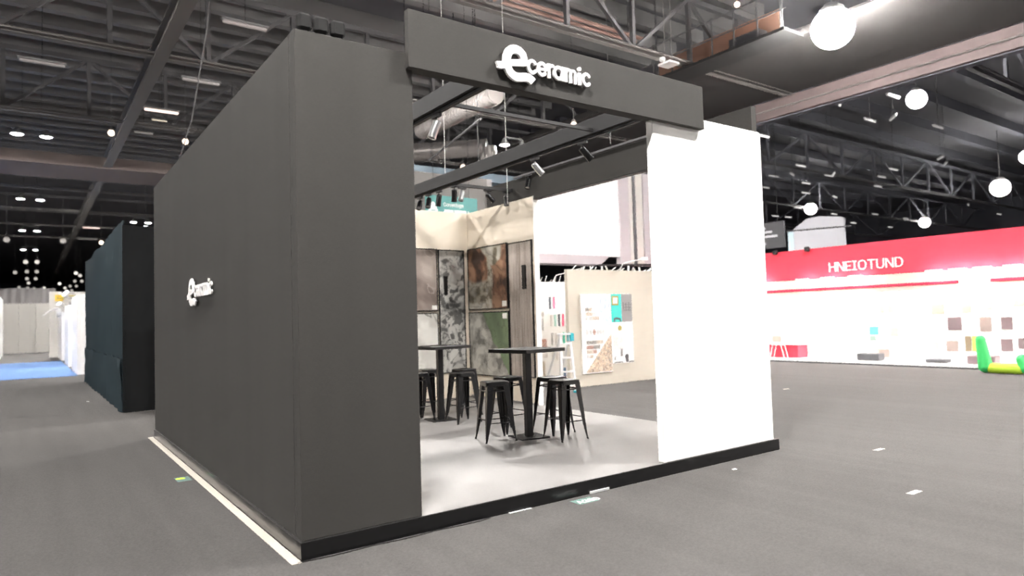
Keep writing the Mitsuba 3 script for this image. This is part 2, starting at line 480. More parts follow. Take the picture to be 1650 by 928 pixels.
def slab(name, label, cat, wall, u0, u1, z0, z1, material, tags=(), grip=None):
    """a framed slab on the back wall (wall='back', u = x) or the side wall (wall='side', u = y)"""
    k = thing(name, label, cat, 'framed slabs on the display walls')
    if wall == 'back':
        bx = lambda a, b, c, d, n0, n1: box(a, b, 6.51 - n1, 6.51 - n0, c, d)
    else:
        bx = lambda a, b, c, d, n0, n1: box(5.462 - n1, 5.462 - n0, a, b, c, d)
    t = 0.016
    part(k, 'slab_face', bx(u0 + t, u1 - t, z0 + t, z1 - t, 0.001, 0.024), material)
    part(k, 'frame', cat_([bx(u0, u1, z0, z0 + t, 0.001, 0.032), bx(u0, u1, z1 - t, z1, 0.001, 0.032), bx(u0, u0 + t, z0 + t, z1 - t, 0.001, 0.032), bx(u1 - t, u1, z0 + t, z1 - t, 0.001, 0.032)]), 'black_satin', label='thin black frame')
    for (a, b, c, d) in tags:
        part(k, 'label_tag', bx(a, b, c, d, 0.0245, 0.027), 'white_paint', label='small white label')
    if grip:
        a, b, c, d = grip
        part(k, 'handle', bx(a, b, c, d, 0.0245, 0.05), 'black_satin', label='black vertical handle')
    return k


slab('stone_slab', 'brown veined stone slab in black frame, upper slab left of the tall marble', 'slab', 'back', 4.16, 4.75, 1.775, 2.945, 'brown_stone', [(4.62, 4.735, 1.80, 1.88)])
slab('stone_slab', 'white marble slab with grey veins, lower slab left of the tall marble', 'slab', 'back', 4.16, 4.75, 0.60, 1.745, 'white_marble')
slab('stone_slab', 'tall narrow black and white marble slab with a black handle', 'slab', 'back', 4.778, 5.345, 0.60, 2.935, 'black_marble', grip=(4.885, 4.955, 2.08, 2.43))
slab('stone_slab', 'rust brown and white stone slab in a black frame, upper on the right wall', 'slab', 'side', 5.178, 6.500, 1.78, 2.955, 'rust_stone', [(5.22, 5.36, 1.82, 1.92)])
slab('stone_slab', 'green and white stone slab in a black frame, lower on the right wall', 'slab', 'side', 5.168, 6.500, 0.545, 1.735, 'green_stone', [(5.22, 5.36, 1.60, 1.70)])
slab('wood_slab', 'tall pale grey wood plank panel with a black handle at the wall end', 'panel', 'side', 4.447, 5.140, 0.585, 2.93, 'ash_wood', grip=(4.62, 4.71, 2.10, 2.51))


# ---------------------------------------------------------------- bar stools
def rounded_square(s, r):
    return sbox(-s / 2 + r, -s / 2 + r, s / 2 - r, s / 2 - r).buffer(r, quad_segs=5)


def stool_meshes():
    H = 0.715
    # pressed sheet seat: rounded square, rolled rim, dished top
    rings = []
    for s, r, z in ((0.290, 0.045, H - 0.055), (0.300, 0.05, H - 0.052), (0.306, 0.055, H - 0.016), (0.300, 0.055, H - 0.004), (0.285, 0.05, H), (0.260, 0.045, H - 0.003), (0.16, 0.03, H - 0.010), (0.02, 0.005, H - 0.011)):
        c = np.array(rounded_square(s, r).exterior.coords)[:-1]
        rings.append(np.c_[c, np.full(len(c), z)])
    n = len(rings[0])
    v = np.vstack(rings + [[[0, 0, H - 0.011]]])
    f = []
    for a in range(len(rings) - 1):
        for i in range(n):
            j = (i + 1) % n
            f += [[a * n + i, (a + 1) * n + i, (a + 1) * n + j], [a * n + i, (a + 1) * n + j, a * n + j]]
    f += [[(len(rings) - 1) * n + i, (len(rings)) * n, (len(rings) - 1) * n + (i + 1) % n] for i in range(n)]
    seat = trimesh.Trimesh(v, np.array(f), process=False)
    seat.fix_normals()
    legs, feet = [], []
    for sx, sy in ((-1, -1), (1, -1), (1, 1), (-1, 1)):
        # a folded sheet leg: an L-shaped profile, wide under the seat and narrow at the foot
        lv, lf = [], []
        for z, c, w in ((H - 0.035, 0.142, 0.078), (0.40, 0.166, 0.064), (0.18, 0.183, 0.046), (0.055, 0.194, 0.026), (0.012, 0.200, 0.017)):
            t = 0.004
            prof = [(0, 0), (-w, 0), (-w, -t), (-t - 0.010, -t), (-t, -t - 0.010), (-t, -w), (0, -w)]
            prof = [(0 - 0.006, 0), *prof[1:], (0, -0.006)]
            lv += [(sx * (c + a), sy * (c + b), z) for a, b in prof]
        m = 8
        for a in range(4):
            for i in range(m):
                j = (i + 1) % m
                lf += [[a * m + i, a * m + j, (a + 1) * m + j], [a * m + i, (a + 1) * m + j, (a + 1) * m + i]]
        lm = trimesh.Trimesh(lv, lf, process=False)
        legs.append(lm)
        feet.append(moved(lathe([(0.0, 0.0), (0.012, 0.0), (0.013, 0.01), (0.010, 0.02), (0.0, 0.021)], 10), sx * 0.193, sy * 0.193, 0.0))
    st, br = [], []
    for i, ((ax, ay), (bx_, by)) in enumerate((((-1, -1), (1, -1)), ((1, -1), (1, 1)), ((1, 1), (-1, 1)), ((-1, 1), (-1, -1)))):
        z = 0.225 if i % 2 == 0 else 0.26
        c = 0.171
        st.append(rod((ax * c, ay * c, z), (bx_ * c, by * c, z), 0.006, 8))
        br.append(bar((ax * 0.145, ay * 0.145, 0.605), (bx_ * 0.145, by * 0.145, 0.605), 0.006, 0.014))
    return seat, legs, feet, st, br


_seat, _legs, _feet, _st, _br = stool_meshes()
P_seat = mikit.ply(_seat, 'black_metal', smooth=35)
P_legs = [mikit.ply(m, 'black_metal') for m in _legs]
P_feet = [mikit.ply(m, 'black_satin', smooth=40) for m in _feet]
P_st = [mikit.ply(m, 'black_metal', smooth=50) for m in _st]
P_br = [mikit.ply(m, 'black_metal') for m in _br]

STOOLS = [
    (3.825, 1.76, -3, 'glossy black metal bar stool nearest the white panel, on the right of the front table'),
    (3.165, 2.30, -13, 'glossy black metal bar stool at the left front of the near table'),
    (3.65, 2.70, 4, 'black metal bar stool tucked behind the near table, left of its post'),
    (3.985, 2.19, 6, 'black metal bar stool mostly hidden behind the right front stool at the near table'),
    (3.63, 3.83, -2, 'black metal bar stool at the right front of the far table'),
    (4.01, 4.40, 3, 'black metal bar stool hidden behind another stool, right of the far table'),
    (3.17, 4.38, 5, 'black metal bar stool left of the far table post, cut off by the corner panel'),
    (3.61, 4.83, -4, 'black metal bar stool behind the far table, below its slab wall'),
]
for x, y, a, lab in STOOLS:
    k = thing('bar_stool', lab, 'stool', 'black metal bar stools')
    to = place(x, y, HP + 0.001, a)
    part(k, 'seat', P_seat, None, to=to)
    for m, ft in zip(P_legs, P_feet):
        lk = part(k, 'leg', m, None, to=to)
        part(lk, 'foot', ft, None, to=to)
    for m in P_st: part(k, 'stretcher', m, None, to=to)
    for m in P_br: part(k, 'brace', m, None, to=to)

top_m = bbox(-0.34, 0.34, -0.34, 0.34, 1.056, 1.10, 0.003)
col_m = bbox(-0.042, 0.042, -0.042, 0.042, 0.0125, 1.0555, 0.004)
base_m = bbox(-0.195, 0.195, -0.195, 0.195, 0.0, 0.012, 0.002)
for x, y, a, b, lab in ((3.57, 2.16, 8, -9, 'square black bar table near the front with four stools around it'), (3.50, 4.25, 8, -6, 'square black bar table farther back, half hidden by the corner panel')):
    k = thing('bar_table', lab, 'table', 'black bar tables')
    part(k, 'table_top', top_m, 'black_lam', to=place(x, y, HP + 0.001, a))
    part(k, 'column', col_m, 'black_satin', to=place(x, y, HP + 0.001, b))
    part(k, 'base_plate', base_m, 'black_satin', to=place(x, y, HP + 0.001, b))

# ---------------------------------------------------------------- lighting bars and spotlights over the booth
k = thing('lighting_bar', 'long black lighting bar running back over the two bar tables', 'beam')
part(k, 'box_beam', bbox(3.80, 3.92, 0.112, 6.50, 3.72, 3.90, 0.004), 'bar_black')
part(k, 'track', bar((3.86, 0.2, 3.703), (3.86, 6.4, 3.703), 0.04, 0.03), 'black_satin')
k = thing('lighting_bar', 'black lighting bar near the corner panel with one bright spotlight', 'beam')
part(k, 'box_beam', bbox(1.78, 1.90, 0.112, 6.50, 3.72, 3.90, 0.004), 'bar_black')
part(k, 'track', bar((1.84, 0.2, 3.703), (1.84, 6.4, 3.703), 0.04, 0.03), 'black_satin')
k = thing('cross_rail', 'thin black rail joining the two lighting bars near the entrance', 'rail')
part(k, 'tube', bar((1.9005, 1.07, 3.755), (3.7995, 1.07, 3.755), 0.035, 0.035), 'bar_black')
k = thing('cross_rail', 'black rail across the back of the booth carrying spotlights', 'rail')
part(k, 'tube', bar((3.9205, 5.0, 3.86), (5.46, 5.0, 3.86), 0.05, 0.05), 'bar_black')

adapter = mikit.ply(bbox(-0.02, 0.02, -0.075, 0.075, -0.035, 0.0, 0.004), 'black_satin')
adapter_x = mikit.ply(bbox(-0.075, 0.075, -0.02, 0.02, -0.035, 0.0, 0.004), 'black_satin')
stem = mikit.ply(rod((0, 0, -0.075), (0, 0, -0.03), 0.010, 8), 'black_satin', smooth=50)
BODY = lathe([(0.0, 0.035), (0.030, 0.035), (0.040, 0.025), (0.043, 0.0), (0.043, -0.135), (0.046, -0.138), (0.046, -0.155), (0.038, -0.155), (0.036, -0.140), (0.0, -0.140)], 20)
body_b = mikit.ply(BODY, 'black_metal', smooth=40)
body_s = mikit.ply(BODY, 'silver', smooth=40)
lens = mikit.ply(lathe([(0.0, -0.1425), (0.034, -0.1425), (0.036, -0.1405), (0.0, -0.1405)], 16), 'lens', smooth=40)


def spot(x, y, z, d, label, silver=False, cross=False, group='track spotlights over the booth'):
    k = thing('track_spotlight', label, 'spotlight', group)
    part(k, 'adapter', adapter_x if cross else adapter, None, to=place(x, y, z))
    part(k, 'stem', stem, None, to=place(x, y, z))
    b = part(k, 'lamp_body', body_s if silver else body_b, None, to=aim(x, y, z - 0.10, d))
    part(b, 'lens', lens, None, to=aim(x, y, z - 0.10, d))


spot(3.86, 1.31, 3.687, (0.65, -0.25, -0.75), 'black track spotlight hanging nearest the white panel, tilted right')
spot(3.86, 2.25, 3.687, (0.55, -0.30, -0.75), 'black and silver track spotlight, second from the white panel on the long bar', silver=True)
spot(3.86, 4.30, 3.687, (0.1, 0.25, -0.95), 'black track spotlight in front of the teal banner text')
spot(3.86, 4.78, 3.687, (-0.05, 0.15, -1.0), 'black track spotlight pointing straight down in front of the teal banner')
spot(3.86, 5.12, 3.687, (-0.35, -0.4, -0.8), 'black track spotlight left of the teal banner beside the corner panel')
spot(3.86, 5.42, 3.687, (-0.45, -0.5, -0.7), 'black track spotlight half hidden by the corner panel edge')
spot(4.43, 5.0, 3.834, (-0.35, -0.25, -0.85), 'silver track spotlight above the teal banner', silver=True, cross=True)
spot(4.95, 5.0, 3.834, (0.65, -0.2, -0.72), 'slim black track spotlight above the cream wall corner', cross=True)
spot(5.34, 5.0, 3.834, (0.0, 0.0, -1.0), 'black track spotlight hanging straight down over the rust stone slab', cross=True)
spot(5.40, 4.42, 4.029, (-0.35, -0.2, -0.9), 'black track spotlight at the top end of the right display wall')
spot(1.84, 1.24, 3.687, (-0.35, 0.1, -0.93), 'bright silver track spotlight beside the corner panel top', silver=True)
for x, y, lab in ((5.30, 4.95, 'thin white suspension wire above the right display wall'), (3.86, 4.62, 'thin white suspension wire in front of the teal banner')):
    solo('suspension_wire', rod((x + 0.03, y, 3.60 if x > 5 else 3.90), (x + 0.03, y, 10.9), 0.004, 5), 'white_paint', lab, 'wire')

# three floodlights on the near corner
fl = bbox(-0.052, 0.052, -0.035, 0.035, 0.0, 0.125, 0.02)
for i, lab in enumerate(('black floodlight on top of the near corner, leftmost of three', 'black floodlight on the corner panel top, middle of three', 'black floodlight on the corner panel top, nearest the header')):
    x = 0.10 + 0.125 * i
    k = thing('floodlight', lab, 'floodlight', 'floodlights on the corner panel')
    part(k, 'housing', fl, 'cable_dark', to=place(x, 0.065, HT + 0.018))
    part(k, 'foot_bracket', bbox(-0.015, 0.015, -0.02, 0.02, 0, 0.0175, 0.002), 'black_satin', to=place(x, 0.065, HT + 0.0005))

# ---------------------------------------------------------------- small things on the hall floor
k = thing('floor_strip', 'long cream protective strip on the carpet along the side wall', 'strip')
part(k, 'strip', bbox(-0.075, -0.004, -0.03, 6.68, 0.0005, 0.006, 0.002), 'tape')
k = thing('floor_sticker', 'green floor sticker with pale stand number below the entrance step', 'sticker')
part(k, 'film', box(2.33, 2.56, -0.21, -0.07, 0.0003, 0.0015), 'sticker_green')
tx = meshkit.text_mesh('A200', 0.07, 0.001, bold=True); tx.apply_translation([2.345, -0.185, 0.0016])
part(k, 'number', tx, 'sign_white')
k = thing('floor_sticker', 'small green and yellow floor sticker beside the cream strip', 'sticker')
part(k, 'film', box(-0.24, -0.10, 3.20, 3.44, 0.0003, 0.0015), 'sticker_green')
part(k, 'disc', extrude(Point(-0.19, 3.36).buffer(0.05), 0.001).apply_translation([0, 0, 0.0016]), 'lime')
for x, y, lab in ((4.75, -1.83, 'pale floor sticker on the open carpet in front of the white panel'), (11.03, 3.39, 'thin white floor marker on the carpet far right of the platform'), (6.35, -0.75, 'pale floor marker on the carpet right of the platform corner')):
    k = thing('floor_marker', lab, 'sticker')
    part(k, 'film', box(x - 0.09, x + 0.09, y - 0.03, y + 0.03, 0.0003, 0.0015), 'tape')
solo('metal_plate', bbox(2.62, 2.86, -0.016, -0.004, 0.002, 0.026, 0.002), 'aluminium', 'small pale metal plate leaning on the front skirting', 'plate')
solo('metal_plate', bbox(1.72, 1.95, -0.028, -0.006, 0.001, 0.006, 0.001), 'aluminium', 'thin metal strip lying at the foot of the front skirting', 'plate')
solo('floor_cable', path_tube([(-0.03 + 0.12 * i, -0.020 - 0.018 * abs(math.sin(i * 0.7)), 0.0045) for i in range(14)], 0.004, 6), 'black_satin', 'thin dark cable lying along the near corner skirting', 'cable', smooth=50)
for x, y, lab in ((4.35, -0.28, 'tiny scrap of white paper on the carpet near the right end of the step'), (-0.42, 13.4, 'tiny white scrap on the carpet by the dark drape')):
    solo('paper_scrap', bbox(x - 0.02, x + 0.03, y - 0.015, y + 0.02, 0.001, 0.008, 0.003), 'sign_white', lab, 'scrap')

# ---------------------------------------------------------------- hall roof: girders, trusses, purlins
def girder(name, x, y0, y1, w, z0, z1, m, lab):
    k = thing(name, lab, 'beam', kind='thing')
    for a, b in ((y0, 31.0), (34.65, y1)):      # it stops at the brown cross beam and goes on behind it
        part(k, 'web', box(x - 0.04, x + 0.04, a, b, z0 + 0.05, z1 - 0.05), m)
        part(k, 'flange', box(x - w / 2, x + w / 2, a, b, z0, z0 + 0.05), m)
        part(k, 'flange', box(x - w / 2, x + w / 2, a, b, z1 - 0.05, z1), m)


girder('roof_girder', 1.45, -20, 186, 0.34, 9.0, 9.5, 'girder', 'long grey roof girder running down the left aisle above the side wall')
girder('roof_girder', -6.9, -20, 186, 0.34, 9.0, 9.5, 'girder', 'long grey roof girder at the left edge of the hall roof')


def truss(y, x0, x1, lab, step=2.45, z0=9.12, z1=11.2, webs=True, bottom=0.16, m='girder', mw='dark_steel'):
    k = thing('roof_truss', lab, 'truss')
    part(k, 'bottom_chord', bar((x0, y, z0), (x1, y, z0), bottom, 0.14), m)
    part(k, 'top_chord', bar((x0, y, z1), (x1, y, z1), 0.16, 0.16), mw)
    part(k, 'conduit', rod((x0, y - 0.25, z0 - 0.02), (x1, y - 0.25, z0 - 0.02), 0.035, 6), m)
    if not webs: return
    n = int((x1 - x0) / step)
    for i in range(n):
        a, b = x0 + i * step, x0 + (i + 1) * step
        part(k, 'post', bar((a, y, z0), (a, y, z1), 0.12, 0.12), mw)
        q = ((a, y, z0), (b, y, z1)) if i % 2 == 0 else ((a, y, z1), (b, y, z0))
        part(k, 'diagonal', bar(*q, 0.10, 0.10), mw)


TR = [(8.65, 'near roof truss of grey steel above the booth header'), (15.9, 'roof truss of grey steel, second beyond the booth'), (23.3, 'roof truss of grey steel, third beyond the booth'), (38.3, 'thin roof truss beyond the brown roof beam'),
      (46.0, 'far roof truss above the white wall of the left aisle'), (53.5, 'distant roof truss deep in the left aisle'), (61.0, 'distant roof truss near the hall end')]
for i, (y, lab) in enumerate(TR):
    truss(y, -12, 20.0, lab, webs=i < 3)
TR2 = [(4.0, 'right bay roof truss nearest the bright lamp with the bloom-sized globe'), (15.6, 'right bay roof truss above the red fascia'), (23.2, 'right bay roof truss with a thin bright edge behind the lamps'), (31.0, 'far right bay roof truss in the dark'), (39.0, 'farthest right bay roof truss')]
for i, (y, lab) in enumerate(TR2):
    truss(y, 22.2, 78.0, lab, step=3.6 if i < 3 else 5, webs=i < 4, m='dark_steel', mw='dark_truss')
k = thing('brown_roof_beam', 'wide brownish roof beam crossing the left aisle roof', 'beam', kind='thing')
part(k, 'beam', box(-24, 20, 31.2, 34.6, 9.0, 9.5), 'girder_brown')
part(k, 'lip', box(-24, 20, 31.05, 31.2, 8.95, 9.12), 'girder_brown')
k = thing('roof_duct_beam', 'broad pinkish grey roof beam running over the red booth', 'beam', kind='thing')
part(k, 'side_face', box(20.05, 20.2, -20, 31.0, 8.44, 9.06), 'girder_pink')
part(k, 'core', box(20.2, 20.5, -20, 31.0, 8.40, 9.06), 'dark_truss')
part(k, 'pipe', rod((20.0, -20, 8.72), (20.0, 31.0, 8.72), 0.03, 8), 'girder')
k = thing('roof_soffit', 'wide dark flat soffit above the broad roof beam', 'soffit', kind='thing')
part(k, 'panel', box(15.65, 20.0, -20, 31.0, 9.08, 9.3), 'soffit')
part(k, 'edge', bar((15.58, -20, 9.1), (15.58, 31.0, 9.1), 0.12, 0.16), 'soffit')

PUR = 'dark roof purlin under the hall roof deck'
for i in range(26):
    y = 9.5 + 1.35 * i
    if abs(((y - 8.65) % 7.4)) < 0.25: continue
    solo('roof_purlin', box(-12, 20, y - 0.16, y + 0.16, 12.05, 12.598), 'purlin', PUR, 'beam', group='roof purlins', kind='thing')
for i in range(12):
    y = 3 + 2.6 * i
    solo('roof_purlin', box(22.3, 70, y - 0.2, y + 0.2, 12.05, 12.598), 'dark_truss', 'dark roof purlin under the roof deck of the right bay', 'beam', group='right bay roof purlins', kind='thing')

# beam with blue light in its colour, ducts, catwalk
k = thing('blue_lit_roof_beam', 'beam under the roof with blue light put into its pale colour, seen through the entrance', 'beam', kind='thing')
part(k, 'beam', box(11.0, 19.9, 23.9, 24.9, 8.55, 9.0), 'blue_lit_beam')


def duct(pts, r, lab, ring=0.16):
    k = thing('air_duct', lab, 'duct', 'ribbed silver air ducts')
    pts = [np.array(p, float) for p in pts]
    ms = [rod(a, b, r, 20) for a, b in zip(pts[:-1], pts[1:])]
    part(k, 'pipe', cat_(ms), 'duct', smooth=40)
    rg = []
    for a, b in zip(pts[:-1], pts[1:]):
        L = np.linalg.norm(b - a); d = (b - a) / L
        for t in np.arange(ring / 2, L, ring):
            rg.append(rod(a + d * (t - 0.035), a + d * (t + 0.035), r * 1.07, 20))
    q = (pts[0] + pts[1]) / 2
    part(k, 'strap', rod(q, (q[0], q[1], 12.045), 0.015, 5), 'bar_black')
    part(k, 'rib', cat_(rg), 'duct', smooth=40, kind='stuff', label='spiral ribs of the duct')


duct([(10.25, 17.2, 8.55), (10.3, 12.4, 8.55)], 0.30, 'ribbed silver air duct running diagonally behind the header')
duct([(11.2, 20.2, 8.5), (13.6, 17.9, 8.5), (13.75, 17.85, 7.75)], 0.34, 'ribbed silver air duct bending across behind the bright spotlight')
k = thing('pipe_bundle', 'three pipes, reddish colour standing in for warm light, running side by side under the roof above the header', 'pipes')
mat('pipe_warm_lit', (0.36, 0.23, 0.19), 0.5)  # coppery base colour carries the warm light falling on the pipes
for i in range(3):
    part(k, 'pipe', rod((4.0, 9.96 + 0.28 * i, 10.3), (14.3, 9.96 + 0.28 * i, 10.3), 0.06, 8), 'pipe_warm_lit', smooth=50)
for x in (5.0, 9.5, 14.0):
    part(k, 'hanger', bar((x, 10.24, 10.37), (x, 10.24, 12.04), 0.04, 0.04), 'dark_steel')
k = thing('catwalk', 'roof catwalk with railings in front of a warm lit wall', 'catwalk')
part(k, 'deck', box(14.5, 15.4, 5.2, 10.4, 8.90, 8.98), 'cable_dark')
part(k, 'lit_panel', box(15.42, 15.5, 5.9, 10.3, 9.0, 9.95), 'orange_wall', label='warm brown wall panel')
for y in np.arange(5.3, 10.4, 0.75):
    part(k, 'post', rod((14.6, y, 8.98), (14.6, y, 10.1), 0.026, 6), 'dark_steel')
for z in (9.5, 10.05):
    part(k, 'rail', rod((14.6, 5.2, z), (14.6, 10.4, z), 0.022, 6), 'dark_steel')
part(k, 'crate', bbox(14.9, 15.3, 6.2, 7.2, 8.985, 9.40, 0.01), 'grey_dark')
for y in (5.6, 10.0):
    part(k, 'hanger', rod((15.0, y, 8.98), (15.0, y, 12.6), 0.025, 6), 'dark_steel')
k = thing('catwalk_lamp', 'small warm lamp lighting the wall behind the catwalk', 'lamp')
part(k, 'bulb', mikit.ply(trimesh.creation.icosphere(2, 0.07), 'glow', smooth=True), None, to=place(14.95, 6.9, 10.35), emitter=emit(45 * LS, (1, 0.62, 0.42), 0.15))
part(k, 'cord', rod((14.95, 6.9, 10.43), (14.95, 6.9, 12.6), 0.012, 5), 'housing')
k = thing('roof_brace', 'slanting grey brace under the roof seen through the entrance', 'brace')
part(k, 'tube', rod((11.57, 19.1, 8.0), (10.3, 13.3, 8.0), 0.04, 8), 'dark_steel')
for x, y in ((11.5, 18.78), (10.4, 13.76)):
    part(k, 'hanger', rod((x, y, 8.0), (x, y, 12.045), 0.012, 5), 'bar_black')
k = thing('roof_cable', 'pale cable hanging slack from the roof beside the left wall', 'cable')
part(k, 'cable', path_tube([(1.9, 11.2, 10.6), (1.92, 12.2, 8.6), (1.9, 14.0, 6.9), (1.82, 16.0, 5.9)], 0.016, 6), 'dark_steel')


# ---------------------------------------------------------------- hall lamps
PURLINS = [(9.5 + 1.35 * i, 0.16, -12, 20) for i in range(26) if abs((9.5 + 1.35 * i - 8.65) % 7.4) >= 0.25] + [(3 + 2.6 * i, 0.2, 22.3, 70) for i in range(12)]


def roof_at(x, y, r=0.02):
    """height of what a cable at x, y can hang from"""
    if 15.65 - r < x < 20 and y < 31: return 9.0795
    if -24 < x < 20 and 31.2 < y < 34.6: return 8.9995
    return 12.0495 if any(abs(y - py) < w + r and x0 <= x <= x1 for py, w, x0, x1 in PURLINS) else 12.5995


head_m = mikit.ply(lathe([(0.0, 0.28), (0.06, 0.28), (0.09, 0.20), (0.17, 0.06), (0.215, 0.0), (0.205, 0.0), (0.16, 0.055), (0.0, 0.10)], 20), 'housing', smooth=35)
dif_m = mikit.ply(lathe([(0.0, -0.045), (0.09, -0.036), (0.16, -0.016), (0.20, 0.006), (0.0, 0.008)], 20), 'glow', smooth=60)
link_m = mikit.ply(bar((-0.45, 0, 0.33), (0.45, 0, 0.33), 0.06, 0.06), 'housing')
neck_m = mikit.ply(rod((0, 0, 0.27), (0, 0, 0.31), 0.02, 6), 'housing')


def twin(x, y, lab, z=9.0, power=1.0, group='twin high-bay lamps'):
    k = thing('twin_high_bay_lamp', lab, 'lamp', group)
    part(k, 'hanger_bar', link_m, None, to=place(x, y, z))
    for s in (-0.3, 0.3):
        part(k, 'cable', rod((x + s, y, z + 0.355), (x + s, y, roof_at(x + s, y)), 0.007, 5), 'cable_dark')
    for s in (-0.45, 0.45):
        h = part(k, 'lamp_head', head_m, None, to=place(x + s, y, z))
        part(h, 'diffuser', dif_m, None, to=place(x + s, y, z), emitter=emit(HIGHBAY * power, HIGHBAY_RGB, 2.0 * min(1, max(0.1, 12 / max(8, math.hypot(x - 3, y - 1)))) ))


for x, y, lab in ((-1.4, -2.7, 'twin high-bay lamp above the near corner of the booth'), (7.2, -2.7, 'twin high-bay lamp above the white panel'), (-18.7, -2.7, 'added twin high-bay lamp far left of the aisle, out of frame, to brighten the side wall'), (-18.7, 11.9, 'added twin high-bay lamp far left beyond the aisle, out of frame, to brighten the side wall'), (7.85, 11.9, 'twin high-bay lamp behind the header fascia'),  # the two far left pairs are added to brighten the side wall
                  (-1.4, 11.9, 'twin high-bay lamp above the left aisle, out of frame'), (-1.4, 26.4, 'twin bright lamps over the left aisle, lowest large pair at the left edge'), (-1.4, 41.7, 'twin lamps far over the left aisle, below the brown beam'),
                  (-1.4, 56.3, 'twin lamps deep in the left aisle roof, third pair'), (-1.4, 70.7, 'twin lamps at the far end of the left aisle roof'), (7.2, 26.4, 'twin high-bay lamp behind the side wall'),
                  (14.85, 17.8, 'twin bright lamps seen through the booth entrance'), (15.8, -10.0, 'twin high-bay lamp to the right behind the viewer')):
    twin(x, y, lab, {(14.85, 17.8): 8.68, (15.8, -10.0): 8.5}.get((x, y), 9.0), power={(7.2, -2.7): 0.85, (-18.7, -2.7): 2.3, (-18.7, 11.9): 2.6, (-1.4, 11.9): 0.45, (-1.4, 26.4): 0.6, (15.8, -10.0): 2.0}.get((x, y), 1.0))
twin(4.95, 48.9, 'twin small lamps just above the dark drape', power=0.5)
globe_m = mikit.ply(trimesh.creation.icosphere(3, 1.0), 'glow', smooth=True)  # oversized globes imitate the bloom around smaller hall lamps
cap_m = mikit.ply(cat_([lathe([(0.0, 1.25), (0.35, 1.2), (0.55, 0.98), (0.60, 0.82), (0.0, 0.82)], 18), rod((0, 0, 1.2), (0, 0, 4.0), 0.05, 6)]), 'housing', smooth=35)
for x, y, z, r, pw, lab in ((14.62, 3.98, 8.50, 0.50, 1.9, 'bright lamp, its very large globe shaped to imitate bloom, high at the right under the soffit'), (24.4, 6.3, 9.0, 0.33, 1.6, 'bright lamp with a globe sized to its bloom, below the broad roof beam at right'), (48.5, 11.9, 8.9, 0.55, 0.35, 'lamp with a globe sized to its bloom, above the right end of the red fascia'),
                            (45.7, 23.0, 9.0, 0.42, 0.35, 'lamp with a globe sized to its bloom, above the pale tall screen beyond the red fascia'), (63.6, 22.8, 9.0, 0.45, 0.2, 'faint lamp with a globe sized to its bloom, low over the red fascia'), (46.5, 9.8, 10.2, 0.4, 0.12, 'faint lamp with a globe sized to its bloom, at the right edge of the roof')):
    k = thing('bloom_globe_lamp', lab, 'lamp', 'hall lamps with bloom-sized globes')
    to = T().translate([x, y, z]).scale(r)
    part(k, 'globe', globe_m, None, to=to, emitter=emit(HIGHBAY * pw * 0.10 * (0.56 / r) ** 1.0, HIGHBAY_RGB, 1.2 if pw > 0.5 else 0.25))
    part(k, 'cap', cap_m, None, to=to)
    part(k, 'drop_rod', rod((x, y, z + 3.9 * r), (x, y, roof_at(x, y)), 0.016, 6), 'cable_dark')

tube_m = mikit.ply(bbox(-0.52, 0.52, -0.05, 0.05, -0.04, 0.03, 0.02), 'glow')
tray_m = mikit.ply(bbox(-0.56, 0.56, -0.07, 0.07, 0.032, 0.09, 0.01), 'housing')


def linear(x, y, z, rad, lab, c=(1, 0.9, 0.8), deg=0, s=1.0):
    k = thing('linear_lamp', lab, 'lamp', 'linear roof lamps')
    to = T().translate([x, y, z]).rotate([0, 0, 1], deg).scale(s)
    part(k, 'tube', tube_m, 'dim_tube', to=to, emitter=emit(rad * LS, c, 0.04))
    part(k, 'tray', tray_m, None, to=to)
    part(k, 'hanger', rod((x, y, z + 0.09 * s), (x, y, roof_at(x, y)), 0.008, 5), 'cable_dark')


linear(2.2, 20.8, 9.0, 2.2, 'warm glowing tube lamp under the roof above the side wall', (1, 0.72, 0.6))
linear(2.84, 12.4, 9.0, 0.16, 'dim pale tube lamp near the top above the side wall', (1, 0.85, 0.8))
linear(2.74, 17.1, 9.0, 0.12, 'dim grey tube lamp above the sloping top of the side wall')
linear(-1.2, 17.7, 9.0, 0.05, 'dim tube lamp near the left edge of the roof')
linear(2.3, 22.0, 9.0, 0.8, 'small cream lamp under the warm tube lamp', (1, 0.85, 0.62), s=0.45)
linear(2.05, 24.0, 9.0, 0.12, 'small grey lamp beside the left roof girder', s=0.6)
linear(2.25, 53.0, 9.0, 1.5, 'warm square lamp over the far left aisle', (1, 0.7, 0.62), s=1.0)
linear(2.45, 60.3, 9.0, 0.06, 'dim grey square lamp over the far left aisle', s=1.3)
ORD = ['first', 'second', 'third', 'fourth', 'fifth', 'sixth', 'seventh', 'eighth', 'ninth', 'tenth']
